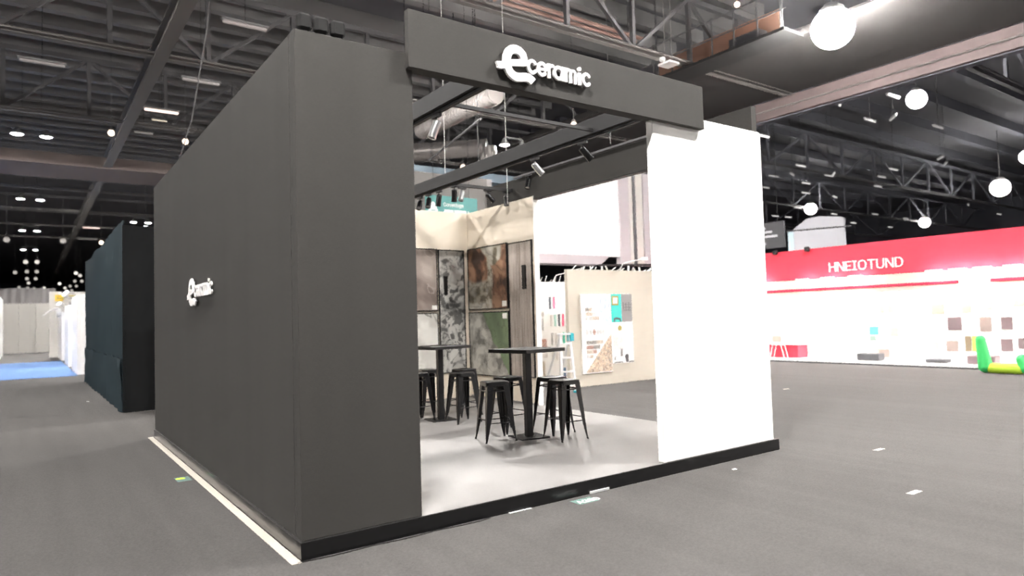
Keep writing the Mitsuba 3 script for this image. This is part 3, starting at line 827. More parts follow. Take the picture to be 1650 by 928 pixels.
RB = [(23.9, 12.2, 3.0, 0), (22.3, 8.0, 0.8, 25), (23.3, 6.6, 0.35, 0), (31.0, 14.8, 0.9, 0), (32.6, 16.3, 0.4, 20), (32.1, 17.1, 0.4, 0), (34.7, 15.1, 0.8, 35), (34.9, 15.5, 0.5, 0), (35.8, 17.4, 0.9, 0), (42.2, 19.2, 0.9, 15), (38.9, 19.3, 0.9, 0), (34.7, 19.4, 0.5, 0), (46.6, 26.5, 1.0, 0), (48.2, 26.4, 1.0, 0),
      (44.3, 23.2, 0.5, 0), (50.2, 23.7, 1.0, 0), (57.3, 25.9, 1.2, 0), (36.6, 12.8, 0.7, 0), (38.2, 14.2, 0.4, 0), (41.0, 15.8, 0.6, 0), (35.9, 10.2, 0.4, 40), (37.7, 10.7, 0.35, 30), (25.7, 8.6, 0.30, 0), (26.1, 7.9, 0.35, 40), (53.6, 22.2, 0.6, 0), (64.1, 26.0, 0.7, 0), (59.0, 22.3, 0.6, 0), (55.5, 16.3, 0.4, 20), (64.2, 17.3, 0.6, 0), (29.3, 7.6, 0.3, 0)]
for i, (x, y, pw, dg) in enumerate(RB):
    linear(x, y, 9.0, pw, 'small pale tube lamp in the dark roof of the right bay' if i else 'bright tube lamp just right of the white panel top', (1, 0.97, 0.95), dg, 0.8)
bulb_m = mikit.ply(trimesh.creation.icosphere(2, 0.11), 'glow', smooth=True)
cage_m = mikit.ply(cat_([lathe([(0.0, 0.20), (0.06, 0.20), (0.09, 0.10), (0.0, 0.10)], 12), rod((0, 0, 0.2), (0, 0, 2.2), 0.012, 5)]), 'housing', smooth=35)
for x, y, z, lab in ((1.04, 24.6, 9.0, 'small warm bulb lamp left of the roof girder'), (3.6, 24.6, 9.0, 'small warm bulb lamp just above the side wall slope'), (14.86, 14.0, 8.63, 'small warm bulb lamp seen through the entrance near the white panel'), (14.9, 21.9, 8.63, 'small warm bulb lamp above the teal banner'),
                  (3.6, 62.6, 9.0, 'tiny bulb in the far left roof above the dark drape'), (5.6, 51.8, 9.0, 'very bright bulb next to the twin lamps over the drape')):
    k = thing('bulb_lamp', lab, 'lamp', 'small bulb lamps')
    to = place(x, y, z) if y < 50 else T().translate([x, y, z]).scale(1.5)
    part(k, 'bulb', bulb_m, None, to=to, emitter=emit(6 * LS if 'very' not in lab else 40 * LS, (1, 0.72, 0.5) if 'very' not in lab else (0.85, 0.93, 1.0), 0.04))
    part(k, 'cap', cage_m, None, to=to)
    part(k, 'hanger', rod((x, y, z + 1.5), (x, y, roof_at(x, y)), 0.008, 5), 'cable_dark')
FAR = [(-2.9, 62.8, 0.35), (0.85, 62.1, 0.4), (-1.7, 84.0, 0.8), (-0.7, 83.7, 0.8), (-2.8, 100.1, 0.5), (-1.6, 98.3, 0.5), (-0.6, 98.2, 0.5), (-1.6, 112.3, 0.6), (-0.6, 112.2, 0.6), (-1.4, 122.9, 0.8), (-1.5, 137.6, 0.5), (-0.6, 139.6, 0.5), (-2.7, 135.6, 0.5), (3.6, 100.0, 1.2),
       (4.3, 104.7, 0.8), (4.3, 117.4, 0.5), (5.2, 117.3, 0.6), (4.3, 131.3, 0.5), (5.2, 131.3, 0.5), (3.8, 137.4, 1.0), (4.4, 146.3, 0.5), (5.2, 146.3, 0.5), (0.8, 137.5, 1.1), (2.6, 124.2, 1.6)]
for x, y, pw in FAR:
    k = thing('far_lamp', 'tiny pale lamp in the far roof of the left aisle', 'lamp', 'tiny far lamps over the left aisle')
    to = T().translate([x, y, 9.0]).scale(2.0)
    part(k, 'bulb', bulb_m, None, to=to, emitter=emit(pw * LS, (1, 0.93, 0.85), 0.02))
    part(k, 'cap', cage_m, None, to=to)


k = thing('hanging_panel_light', 'small white flat panel hanging on wires above the right end of the header', 'panel')
part(k, 'panel', bbox(7.56, 7.82, 3.10, 3.38, 5.98, 6.02, 0.008), 'sign_white')
part(k, 'box', bbox(7.50, 7.58, 3.20, 3.30, 6.0205, 6.10, 0.02), 'sign_white')
for x in (7.60, 7.78):
    part(k, 'wire', rod((x, 3.24, 6.02), (x, 3.24, 12.6), 0.005, 5), 'girder')

# ---------------------------------------------------------------- dark drape enclosure behind the booth
def drape(p0, p1, z0, z1, seed, amp=0.035, wave=0.55, nz=24):
    p0, p1 = np.array(p0, float), np.array(p1, float)
    L = np.linalg.norm(p1 - p0); n = int(L / 0.09); d = (p1 - p0) / L; nrm = np.array([d[1], -d[0]])
    u, w = np.meshgrid(np.linspace(0, L, n), np.linspace(0, 1, nz), indexing='ij')
    off = amp * (np.sin(u / wave * 2 * np.pi + 1.5 * meshkit.noise(np.stack([u * 0.5, w * 2, u * 0 + seed], -1))) * (0.35 + 0.65 * (1 - w))) + 0.06 * (meshkit.fbm(np.stack([u * 0.8, w * 3.0, u * 0 + seed], -1), 3, seed) - 0.5)
    top = z1 + 0.08 * (meshkit.fbm(np.stack([u[:, 0], u[:, 0] * 0, u[:, 0] * 0 + seed], -1), 3, seed) - 0.5)
    z = z0 + w * (top[:, None] - z0)
    v = np.stack([p0[0] + d[0] * u + nrm[0] * off, p0[1] + d[1] * u + nrm[1] * off, z], -1).reshape(-1, 3)
    i = np.arange((n - 1) * nz).reshape(n - 1, nz)[:, :-1].ravel()
    f = np.vstack([np.stack([i, i + nz, i + nz + 1], 1), np.stack([i, i + nz + 1, i + 1], 1)])
    back = v.copy(); back[:, 0] -= nrm[0] * 0.02; back[:, 1] -= nrm[1] * 0.02
    return trimesh.Trimesh(np.vstack([v, back]), np.vstack([f, f[:, ::-1] + len(v)]), process=False)


k = thing('drape_enclosure', 'tall dark teal drape enclosure standing behind the booth along the left aisle', 'drape')
part(k, 'side_drape', drape((-0.02, 20.4), (-0.02, 10.26), 0.012, 3.72, 3, 0.02), 'drape_teal', smooth=True, label='dark teal drape facing the aisle')
part(k, 'front_drape', drape((-0.035, 10.27), (5.5, 10.27), 0.012, 3.62, 9, 0.02), 'drape_black', smooth=True, label='black drape facing the booth')
part(k, 'skirt_drape', drape((-0.055, 20.4), (-0.055, 10.4), 0.010, 1.05, 5, 0.03, 0.8, 10), 'drape_teal', smooth=True, label='lower teal drape layer')
for x, y in ((0.10, 10.42), (0.10, 15.3), (0.10, 20.3), (5.4, 10.42)):
    part(k, 'pole', rod((x, y, 0), (x, y, 3.58), 0.025, 8), 'grey_dark')
part(k, 'top_rail', cat_([rod((0.10, 10.42, 3.58), (0.10, 20.3, 3.58), 0.02, 6), rod((0.10, 10.42, 3.58), (5.4, 10.42, 3.58), 0.02, 6)]), 'grey_dark')

# ---------------------------------------------------------------- far end of the left aisle
k = thing('far_white_wall', 'plain white partition wall closing the far end of the left aisle', 'wall', kind='thing')
for i in range(8):
    part(k, 'panel', bbox(-5.0 + 0.99 * i, -5.0 + 0.99 * (i + 1) - 0.006, 55.45, 55.55, 0.01, 3.62, 0.004), 'far_white')
part(k, 'base', box(-5.0, 2.92, 55.43, 55.5, 0, 0.06), 'grey_mid')
k = thing('grey_shutter', 'grey ribbed curtain above the far white wall', 'curtain')
part(k, 'cloth', drape((-5.0, 56.2), (0.2, 56.2), 3.0, 4.75, 21, 0.06, 0.5, 6), 'grey_mid', smooth=True)
part(k, 'pole', cat_([rod((-4.9, 56.3, 0), (-4.9, 56.3, 4.7), 0.03, 6), rod((0.1, 56.3, 0), (0.1, 56.3, 4.7), 0.03, 6), rod((-4.9, 56.3, 4.7), (0.1, 56.3, 4.7), 0.03, 6)]), 'grey_dark')
k = thing('sign_wall', 'tall pale wall with a yellow logo and text above the far white booths', 'wall', kind='thing')
part(k, 'panel', bbox(-0.46, 4.5, 45.0, 45.15, 0.0, 3.98, 0.01), 'far_white')
part(k, 'yellow_panel', box(-0.16, 0.25, 44.97, 44.999, 3.40, 3.77), 'yellow', label='yellow square logo panel')
tx = meshkit.text_mesh('AVA', 0.16, 0.01, bold=True); tx.apply_translation([-0.12, 3.50, 0])
part(k, 'logo_letter', on_front(tx, 44.969), 'olive')
part(k, 'grey_square', box(0.29, 0.46, 44.97, 44.999, 3.60, 3.78), 'grey_mid')
part(k, 'text_band', box(0.52, 1.6, 44.97, 44.999, 3.66, 3.76), 'olive', label='olive band of lettering')
part(k, 'text_band', box(0.52, 1.3, 44.97, 44.999, 3.52, 3.58), 'grey_mid')
part(k, 'grey_square', box(0.55, 0.72, 44.97, 44.999, 3.14, 3.34), 'grey_mid')
WB = [(24.4, 28.2, 2.90, 'tall glowing white booth wall just beyond the dark drape'), (31.0, 34.5, 2.72, 'white booth wall farther down the left aisle, second beyond the drape'), (38.5, 43.5, 2.60, 'farthest white booth wall on the right of the left aisle')]
for y0, y1, h, lab in WB:
    k = thing('white_booth_wall', lab, 'wall', 'white booths along the left aisle', kind='thing')
    part(k, 'side_panel', bbox(-0.06, 0.04, y0, y1, 0.0, h, 0.01), 'bright_white')
    part(k, 'front_panel', bbox(0.0405, 3.0, y0, y0 + 0.1, 0.0, h, 0.01), 'bright_white')
    if y0 < 38: part(k, 'lamp_strip', bar((-0.35, y0 + 0.3, h + 0.12), (-0.35, y1 - 0.3, h + 0.12), 0.08, 0.05), 'glow', emitter=emit(14 * LS, (1, 0.97, 0.93), 0.15))
    if y0 < 38: part(k, 'lamp_arm', cat_([bar((0.0, y, h - 0.05), (-0.36, y, h + 0.155), 0.03, 0.03) for y in (y0 + 0.5, y1 - 0.5)]), 'housing')
k = thing('curved_awning', 'white curved awning over the far white booths', 'awning')
aw = [bar((-0.16 - 0.13 * i, 41, 2.82 - 0.030 * i * i / 2), (-0.16 - 0.13 * (i + 1), 41, 2.82 - 0.030 * (i + 1) ** 2 / 2), 4.6, 0.05) for i in range(5)]
part(k, 'canopy', cat_(aw), 'bright_white')
part(k, 'bracket', cat_([box(-0.17, -0.058, y, y + 0.05, 2.40, 2.79) for y in (39, 41, 43)]), 'bright_white')
k = thing('left_aisle_booth', 'pale booth wall at the left picture edge far down the aisle', 'wall', kind='thing')
part(k, 'side_panel', bbox(-2.95, -2.85, 40.0, 52.0, 0.0, 3.75, 0.01), 'bright_white')
part(k, 'front_panel', bbox(-7.0, -2.9505, 40.0, 40.1, 0.0, 3.75, 0.01), 'far_white')

# ---------------------------------------------------------------- teal banner and grey bulkhead behind the booth
k = thing('teal_banner', 'teal hanging banner with white emblem and lettering above the display wall', 'banner')
part(k, 'board', bbox(6.18, 7.63, 9.5, 9.54, 3.75, 4.60, 0.004), 'teal_sign')
tx = meshkit.text_mesh('Coverings', 0.088, 0.006, bold=True); tx.apply_translation([6.65, 4.35, 0])
part(k, 'lettering', on_front(tx, 9.4995), 'sign_white')
for x0, x1 in ((6.67, 6.74), (6.76, 6.93), (6.96, 7.30), (7.34, 7.38)):
    part(k, 'lettering', box(x0, x1, 9.493, 9.4995, 4.17, 4.27), 'sign_white', label='block of pale lettering')
em = unary_union([Point(6.37, 4.38).buffer(0.055), Polygon([(6.33, 4.34), (6.43, 4.34), (6.50, 4.18), (6.24, 4.18)]).buffer(0.02)]).difference(sbox(6.30, 4.225, 6.44, 4.245))
part(k, 'emblem', on_front(extrude(em, 0.006), 9.4995), 'sign_white')
part(k, 'cable', cat_([rod((x, 9.52, 4.595), (x, 9.52, 12.049), 0.006, 5) for x in (6.4, 7.4)]), 'cable_dark')
k = thing('grey_bulkhead', 'large grey hanging bulkhead behind the teal banner', 'wall', kind='thing')
part(k, 'panel', box(7.0, 9.6, 12.0, 12.2, 3.0, 5.75), 'grey_cladding')
part(k, 'side_panel', box(9.6, 9.78, 12.0, 12.2, 3.0, 5.75), 'grey_mid')
part(k, 'cable', cat_([rod((x, 12.1 if x < 9.7 else 12.5, 5.3), (x, 12.1 if x < 9.7 else 12.5, 12.05), 0.012, 5) for x in (7.05, 9.4)]), 'cable_dark')

# ---------------------------------------------------------------- tall white bulkhead, tile booth and swatch booth to the right
k = thing('white_bulkhead', 'tall white overhead wall with lilac soffit and columns beyond the tile booth', 'wall', kind='thing')
sof = Polygon([(11.9, 3.39), (15.05, 3.39), (15.50, 3.71), (11.9, 3.71)])
part(k, 'soffit_box', on_front(extrude(sof, 0.7), 13.7), 'lilac', label='lilac grey soffit box')
part(k, 'panel', box(12.15, 14.0, 13.1, 13.3, 3.7105, 6.3), 'bright_white')
part(k, 'panel', box(14.0005, 16.10, 13.1, 13.3, 3.7105, 6.7), 'bright_white')
for x0, x1, m in ((16.1, 16.62, 'lilac'), (16.62, 16.80, 'far_white'), (16.9, 17.32, 'far_white'), (17.36, 17.95, 'lilac')):
    part(k, 'column_panel', bbox(x0, x1 - 0.004, 13.05, 13.3, 3.40, 6.9, 0.01), m)
part(k, 'dark_post', box(16.80, 16.90, 13.0, 13.1, 3.42, 6.9), 'grey_dark', label='thin dark vertical post')
part(k, 'edge_track', bar((14.9, 13.0, 3.36), (17.9, 12.3, 3.40), 0.06, 0.07), 'black_satin', label='thin black track')
part(k, 'leg', cat_([box(x, x + 0.12, 13.15, 13.27, 0, 3.7) for x in (11.95, 17.8)]), 'grey_dark')
scene['bulkhead_spot'] = {'type': 'spot', 'to_world': T().look_at(origin=[13.6, 10.9, 6.9], target=[13.3, 13.1, 5.2], up=[0, 0, 1]), 'intensity': {'type': 'rgb', 'value': [13 * LS, 12.6 * LS, 12 * LS]}, 'cutoff_angle': 38.0, 'beam_width': 16.0, 'sampling_weight': 0.5}
k = thing('wall_washer', 'small black wall washer lamp aimed at the tall white overhead wall', 'lamp')
part(k, 'body', body_b, None, to=aim(13.6, 10.82, 7.0, (-0.1, 0.8, -0.6)))
part(k, 'drop_rod', rod((13.6, 10.82, 7.0), (13.6, 10.82, 12.05), 0.012, 5), 'housing')

mat('tile_cream', (0.50, 0.46, 0.395), 0.75, spec=0.2)
k = thing('tile_booth_wall', 'cream booth wall facing the aisle, carrying the mosaic board and poster', 'wall', kind='thing')
part(k, 'panel', bbox(8.33, 11.9, 6.95, 7.05, 0.0, 2.66, 0.006), 'tile_cream')
part(k, 'side_panel', bbox(11.8, 11.9, 7.0505, 8.45, 0.0, 2.60, 0.006), 'white_paint')
wr = []
for i in range(26):
    x = 8.5 + 3.3 * i / 26 + rng.uniform(-0.05, 0.05)
    wr.append(bar((x, 7.0, 2.652), (x + rng.uniform(-0.10, 0.14), 6.97, 2.68 + rng.uniform(0, 0.10)), rng.uniform(0.03, 0.08), 0.008))
part(k, 'torn_film', cat_(wr), 'sign_white', label='torn white film along the top', kind='stuff')


def mosaic(cols, scale):
    def fn(p, n, uv):
        r = cell_rand(dr.floor(p.x * scale), dr.floor(p.z * scale), 7)
        c = mi.Color3f(*cols[0])
        for i, col in enumerate(cols[1:]):
            c = dr.select(r > (i + 1) / len(cols), mi.Color3f(*col), c)
        gx, gz = p.x * scale - dr.floor(p.x * scale), p.z * scale - dr.floor(p.z * scale)
        g = (gx < 0.10) | (gz < 0.10)
        return dr.select(g, mi.Color3f(0.75, 0.74, 0.71), c)
    return mikit.proc(fn)


mat('mosaic_blue', mosaic([(0.62, 0.68, 0.72), (0.32, 0.44, 0.56), (0.78, 0.79, 0.78), (0.40, 0.50, 0.56)], 30.0), 0.3)
mat('mosaic_brown', mosaic([(0.34, 0.22, 0.13), (0.62, 0.50, 0.36), (0.15, 0.085, 0.05), (0.50, 0.36, 0.24)], 26.0), 0.3)
mat('mos_dark', mosaic([(0.10, 0.09, 0.08), (0.22, 0.20, 0.18)], 24.0), 0.3)
mat('mos_tan', mosaic([(0.38, 0.31, 0.24), (0.55, 0.47, 0.38)], 24.0), 0.3)
mat('mos_red', mosaic([(0.25, 0.09, 0.06), (0.34, 0.16, 0.12)], 24.0), 0.3)
mat('mos_grey', mosaic([(0.45, 0.46, 0.46), (0.60, 0.60, 0.58)], 24.0), 0.3)
k = thing('mosaic_board', 'tall white sample board with blue and brown mosaic triangles beside the poster', 'board')
part(k, 'board', bbox(8.675, 9.595, 6.905, 6.9495, 0.285, 2.09, 0.005), 'sign_white')
YB = 6.9048
part(k, 'blue_mosaic', on_front(extrude(Polygon([(9.27, 2.07), (9.58, 2.07), (9.58, 1.28), (9.22, 1.66)]), 0.006), YB), 'mosaic_blue')
part(k, 'brown_mosaic', on_front(extrude(Polygon([(8.76, 0.31), (9.58, 0.31), (9.58, 1.17)]), 0.006), YB), 'mosaic_brown')
rows = [(1.70, 2, 'mos_dark', 'mos_tan'), (1.60, 3, 'mos_tan', 'mos_grey'), (1.50, 4, 'mos_grey', 'mos_tan'), (0.95, 5, 'mos_dark', 'mos_tan'), (0.845, 4, 'mos_red', 'mos_dark'), (0.74, 3, 'mos_tan', 'mos_red'), (0.635, 2, 'mos_grey', 'mos_tan')]
for z, n_, a, b in rows:
    for i in range(n_):
        x = 8.80 + 0.105 * i
        part(k, 'tile_sample', box(x, x + 0.095, YB - 0.008, YB, z, z + 0.08), a if i < (n_ + 1) // 2 else b)
for i, m in enumerate(('mos_grey', 'mos_grey', 'mos_red', 'mos_grey', 'mos_grey', 'mos_grey')):
    x = 8.83 + (0.11 if i < 3 else 0.085) * i + (0.08 if i > 2 else 0)
    part(k, 'diamond_sample', on_front(extrude(Polygon([(x - 0.05, 1.22), (x, 1.14), (x + 0.05, 1.22), (x, 1.30)]), 0.006), YB), m)
k = thing('tile_poster', 'tall poster with teal interior picture and round green emblem on the cream wall', 'poster')
part(k, 'sheet', box(9.635, 10.33, 6.94, 6.9495, 0.46, 2.10), 'sign_white')
YP = 6.9395
part(k, 'teal_picture', box(9.64, 9.975, YP - 0.002, YP, 1.43, 2.095), 'teal')
part(k, 'grey_picture', box(9.98, 10.325, YP - 0.002, YP, 1.43, 2.095), 'grey_mid')
part(k, 'picture_frame', box(9.66, 9.88, YP - 0.005, YP - 0.0022, 1.83, 2.05), 'olive')
part(k, 'picture_mat', box(9.70, 9.84, YP - 0.007, YP - 0.0052, 1.87, 2.01), 'sign_white')
part(k, 'armchair', on_front(extrude(Polygon([(9.70, 1.435), (9.72, 1.52), (9.80, 1.55), (9.93, 1.52), (9.96, 1.435), (9.92, 1.435), (9.90, 1.49), (9.76, 1.50), (9.74, 1.435)]), 0.002), YP - 0.0021), 'grey_dark')
part(k, 'shelf_picture', cat_([box(10.02, 10.30, YP - 0.004, YP - 0.0022, z, z + 0.012) for z in (1.70, 1.77, 1.84)] + [box(x, x + 0.012, YP - 0.004, YP - 0.0022, 1.70, 1.90) for x in (10.03, 10.12, 10.21)]), 'grey_dark')
part(k, 'round_emblem', on_front(extrude(Point(9.90, 1.29).buffer(0.065), 0.003), YP), 'olive')
part(k, 'emblem_text', box(10.03, 10.18, YP - 0.003, YP, 1.265, 1.32), 'mos_grey')
part(k, 'pale_picture', box(9.66, 9.985, YP - 0.002, YP, 0.80, 1.12), 'mos_grey')
part(k, 'bath_picture', cat_([box(9.69, 9.98, YP - 0.003, YP, 0.47, 0.50), box(9.69, 9.74, YP - 0.003, YP, 0.55, 0.62), box(9.90, 9.97, YP - 0.003, YP, 0.62, 0.80)]), 'grey_mid')
part(k, 'vase_picture', cat_([on_front(extrude(Point(10.10, 0.61).buffer(0.06), 0.003), YP), box(10.06, 10.16, YP - 0.003, YP, 0.48, 0.56), box(10.18, 10.32, YP - 0.003, YP, 0.47, 0.50)]), 'grey_dark')

# swatch wall behind
k = thing('swatch_wall', 'white recessed wall with rows of coloured sample strips beyond the return wall', 'wall', kind='thing')
part(k, 'panel', bbox(7.9, 9.8, 8.5, 8.6, 0.0, 2.47, 0.006), 'bright_white')
part(k, 'torn_film', cat_([bar((8.2 + 0.15 * i, 8.55, 2.465), (8.25 + 0.15 * i, 8.52, 2.53 + 0.05 * (i % 3)), 0.05, 0.008) for i in range(10)]), 'sign_white', kind='stuff')
mat('sw_pink', (0.75, 0.12, 0.22), 0.4); mat('sw_dark', (0.07, 0.08, 0.10), 0.4); mat('sw_grey', (0.40, 0.39, 0.39), 0.4); mat('sw_mint', (0.35, 0.55, 0.50), 0.4); mat('sw_green', (0.05, 0.36, 0.25), 0.4); mat('sw_pale', (0.68, 0.64, 0.62), 0.4); mat('sw_navy', (0.08, 0.14, 0.24), 0.4)
GR = [(1.80, 9.02, ['sw_dark', 'sw_pink', 'sw_pale', 'sw_pale']), (1.36, 9.05, ['sw_pale', 'sw_mint', 'sw_dark', 'sw_pink', 'sw_grey']), (0.90, 9.06, ['sw_grey', 'sw_pale', 'sw_pale', 'sw_green', 'sw_pink']), (0.52, 9.07, ['sw_pale', 'sw_pale', 'sw_grey', 'sw_pale'])]
for z, x, cs in GR:
    for i, c in enumerate(cs):
        part(k, 'sample_strip', bbox(x + 0.125 * i, x + 0.125 * i + 0.062, 8.485, 8.4995, z, z + 0.30, 0.003), c)
for i in range(2):
    part(k, 'sample_strip', bbox(9.42 + 0.13 * i, 9.42 + 0.13 * i + 0.075, 8.485, 8.4995, 0.08, 0.32, 0.003), 'sw_navy')
for x0, x1, z0, z1, m in ((8.60, 8.84, 1.62, 1.90, 'sw_pale'), (8.66, 8.82, 1.27, 1.56, 'sw_grey'), (8.68, 8.90, 0.82, 1.06, 'mos_red'), (8.70, 8.92, 0.60, 0.76, 'sw_pale')):
    part(k, 'sample_board', bbox(x0, x1, 8.48, 8.4995, z0, z1, 0.003), m)
part(k, 'table_leg', box(8.74, 8.78, 8.42, 8.46, 0.0, 0.52), 'mos_tan')
part(k, 'low_shelf', bbox(8.55, 9.75, 8.30, 8.4995, 0.0, 0.06, 0.004), 'bright_white')
for x, lab in ((9.2, 'spotlight on an arm above the swatch wall'), (10.0, 'spotlight on an arm above the mosaic board')):
    y0, zz = (8.5, 2.47) if x < 9.5 else (6.95, 2.66)
    k = thing('arm_spotlight', 'white ' + lab, 'spotlight')
    part(k, 'arm', path_tube([(x, y0 + 0.03, zz + 0.013), (x, y0 - 0.1, zz + 0.16), (x, y0 - 0.75, zz + 0.22)], 0.012, 6), 'sign_white')
    part(k, 'lamp_head', bbox(x - 0.07, x + 0.07, y0 - 0.84, y0 - 0.74, zz + 0.17, zz + 0.25, 0.01), 'sign_white')
    scene['arm_light_' + ('a' if x < 9.5 else 'b')] = {'type': 'spot', 'to_world': T().look_at(origin=[x, y0 - 0.80, zz + 0.16], target=[x - 0.1, y0, 1.5], up=[0, 1, 0]), 'intensity': {'type': 'rgb', 'value': [c * LS * (2.3 if x < 9.5 else 0.45) for c in (1, 0.97, 0.93)]}, 'cutoff_angle': 70.0, 'beam_width': 30.0, 'sampling_weight': 0.4}

# step ladder
k = thing('step_ladder', 'aluminium step ladder with teal caps leaning by the swatch wall', 'ladder')
LX, LY = 7.66, 6.30
for s, x0, x1 in ((0, 7.54, 7.46), (1, 7.79, 7.84)):
    part(k, 'rail', bar((x0, LY, 1.22), (x1, LY - 0.10, 0.02), 0.03, 0.06), 'aluminium')
    part(k, 'rear_leg', bar((x0 + 0.02, LY + 0.03, 1.18), (x1 + 0.02, LY + 0.55, 0.02), 0.025, 0.035), 'aluminium')
for i in range(4):
    t = 0.16 + 0.24 * i
    part(k, 'tread', bar((7.54 - 0.08 * t, LY - 0.10 * t, 1.22 - 1.2 * t), (7.79 + 0.05 * t, LY - 0.10 * t, 1.22 - 1.2 * t), 0.07, 0.03), 'aluminium')
part(k, 'top_cap', bbox(7.50, 7.79, LY - 0.06, LY + 0.08, 1.215, 1.245, 0.006), 'aluminium')
part(k, 'corner_cap', bbox(7.775, 7.86, LY - 0.07, LY + 0.07, 1.08, 1.25, 0.01), 'cyan_cap', label='teal plastic cap')
part(k, 'foot_cap', bbox(7.80, 7.88, LY - 0.15, LY - 0.05, 0.0, 0.05, 0.01), 'cyan_cap', label='teal foot cap')

# ---------------------------------------------------------------- red booth on the far right
RX = 18.1
k = thing('red_booth_fascia', 'long red fascia with white lettering across the bright booth on the right', 'fascia')
part(k, 'red_board', bbox(RX, RX + 0.10, -6, 12.9, 2.52, 3.46, 0.01), 'red')
part(k, 'lower_band', bbox(RX + 0.02, RX + 0.10, -6, 12.9, 2.24, 2.5195, 0.004), 'peach', label='pale peach band under the red board')
part(k, 'red_line', bbox(RX - 0.01, RX + 0.10, 2.9, 14.5, 2.165, 2.2395, 0.004), 'red_dark', label='thin dark red line')
part(k, 'red_line', bbox(RX - 0.01, RX + 0.10, -6, 2.15, 2.165, 2.2395, 0.004), 'red_dark')
part(k, 'lower_lip', bbox(RX + 0.02, RX + 0.10, -6, 12.9, 2.04, 2.1645, 0.004), 'peach')
yl = 6.32
for ch in 'HNEIOTUND':
    tx = meshkit.text_mesh(ch, 0.275, 0.03); w_ = float(np.ptp(tx.vertices[:, 0]))
    tx.apply_translation([-tx.vertices[:, 0].min(), 0, 0])
    part(k, 'letter', on_left(tx.apply_translation([-yl, 2.70, 0]), RX - 0.0005), 'sign_white')
    yl -= w_ + 0.035
k = thing('red_booth_wall', 'brilliant white back wall of the red booth hung with stone samples', 'wall', kind='thing')
part(k, 'panel', bbox(RX + 0.5, RX + 0.6, -6, 12.9, 0.0, 3.40, 0.01), 'bright_white')
part(k, 'top_panel', box(RX + 0.105, RX + 0.499, -6, 12.9, 3.34, 3.40), 'bright_white')
XS = RX + 0.5
SAMPLES = [(3.44, 3.75, 1.38, 1.64, 's_a'), (3.04, 3.37, 0.93, 1.28, 's_b'), (2.84, 2.98, 0.38, 0.78, 's_c'), (2.68, 2.82, 0.38, 0.78, 's_d'), (2.36, 2.62, 0.9, 1.27, 's_e'), (1.9, 2.14, 0.95, 1.26, 's_b'), (1.92, 2.17, 0.4, 0.71, 's_b'), (1.63, 1.86, 1.53, 1.75, 's_f'), (2.8, 3.02, 1.39, 1.65, 's_y'), (3.63, 3.88, 0.34, 0.63, 's_f'), (3.15, 3.43, 0.37, 0.65, 's_e'), (4.66, 4.87, 0.77, 1.0, 's_f'), (2.33, 2.46, 1.47, 1.73, 's_f'), (5.21, 5.46, 0.81, 1.04, 's_t'), (5.29, 5.46, 0.64, 0.77, 's_g'), (5.03, 5.13, 1.43, 1.63, 's_f'), (4.76, 4.9, 1.45, 1.65, 's_f'), (5.2, 5.44, 0.2, 0.41, 's_f'), (4.93, 5.23, 0.15, 0.39, 's_e'), (4.48, 4.64, 0.24, 0.41, 's_f'), (4.28, 4.41, 0.33, 0.43, 's_f'), (3.74, 3.86, 0.9, 1.09, 's_f'), (1.62, 1.8, 0.47, 0.73, 's_b')]   # y range, z range, stone
for nm, c in dict(s_a=(0.30, 0.22, 0.17), s_b=(0.13, 0.095, 0.10), s_c=(0.18, 0.14, 0.09), s_d=(0.30, 0.36, 0.08), s_e=(0.24, 0.19, 0.17), s_f=(0.50, 0.40, 0.34), s_y=(0.66, 0.58, 0.28), s_t=(0.10, 0.55, 0.46), s_g=(0.20, 0.28, 0.24)).items():
    mat(nm, c, 0.5)


for y0, y1, z0, z1, m in SAMPLES:
    part(k, 'stone_sample', bbox(XS - 0.02, XS - 0.0005, y0, y1, z0, z1, 0.004), m)
k = thing('low_plinth', 'low pale plinth along the foot of the red booth', 'plinth')
part(k, 'plinth', bbox(RX - 0.6, RX + 0.499, -6, 12.9, 0.0, 0.10, 0.01), 'bright_white')
part(k, 'dark_edge', bbox(RX - 0.612, RX - 0.6005, -6, 12.9, 0.0, 0.04, 0.002), 'grey_dark')
for y, L, h, lab in ((4.85, 0.62, 0.20, 'dark stone block at the foot of the red booth, leftmost'), (3.15, 0.5, 0.10, 'low dark stone piece on the plinth of the red booth'), (2.05, 0.62, 0.22, 'brown stone block on the plinth near the green chair')):
    solo('stone_block', bbox(RX - 0.3, RX + 0.05, y, y + L, 0.101, 0.10 + h, 0.02), 'grey_dark' if y > 2.5 else 's_b', lab, 'stone')
k = thing('red_counter', 'small red counter at the left end of the red booth', 'counter')
part(k, 'body', bbox(RX - 0.2, RX + 0.35, 7.35, 8.5, 0.101, 0.50, 0.01), 'red')
part(k, 'top', bbox(RX - 0.25, RX + 0.38, 7.30, 8.55, 0.5005, 0.53, 0.005), 'bright_white')
k = thing('white_stool', 'white metal stool in front of the red counter', 'stool')
part(k, 'seat', bbox(RX - 0.52, RX - 0.28, 7.70, 8.05, 0.50, 0.54, 0.01), 'bright_white')
for sx in (-0.50, -0.30):
    for sy, ey in ((7.73, 7.62), (8.02, 8.12)):
        part(k, 'leg', rod((RX + sx, sy, 0.50), (RX + sx, ey, 0.106), 0.016, 6), 'bright_white')
part(k, 'backrest', bbox(RX - 0.50, RX - 0.46, 7.72, 8.03, 0.60, 0.80, 0.01), 's_f')
part(k, 'back_post', cat_([rod((RX - 0.48, y, 0.54), (RX - 0.48, y, 0.62), 0.012, 6) for y in (7.76, 8.0)]), 'bright_white')


def blob(a, b, ra, rb):
    s0 = m3.Manifold.sphere(ra, 24).translate(list(a)); s1 = m3.Manifold.sphere(rb, 24).translate(list(b))
    return m3.Manifold.batch_hull([s0, s1])


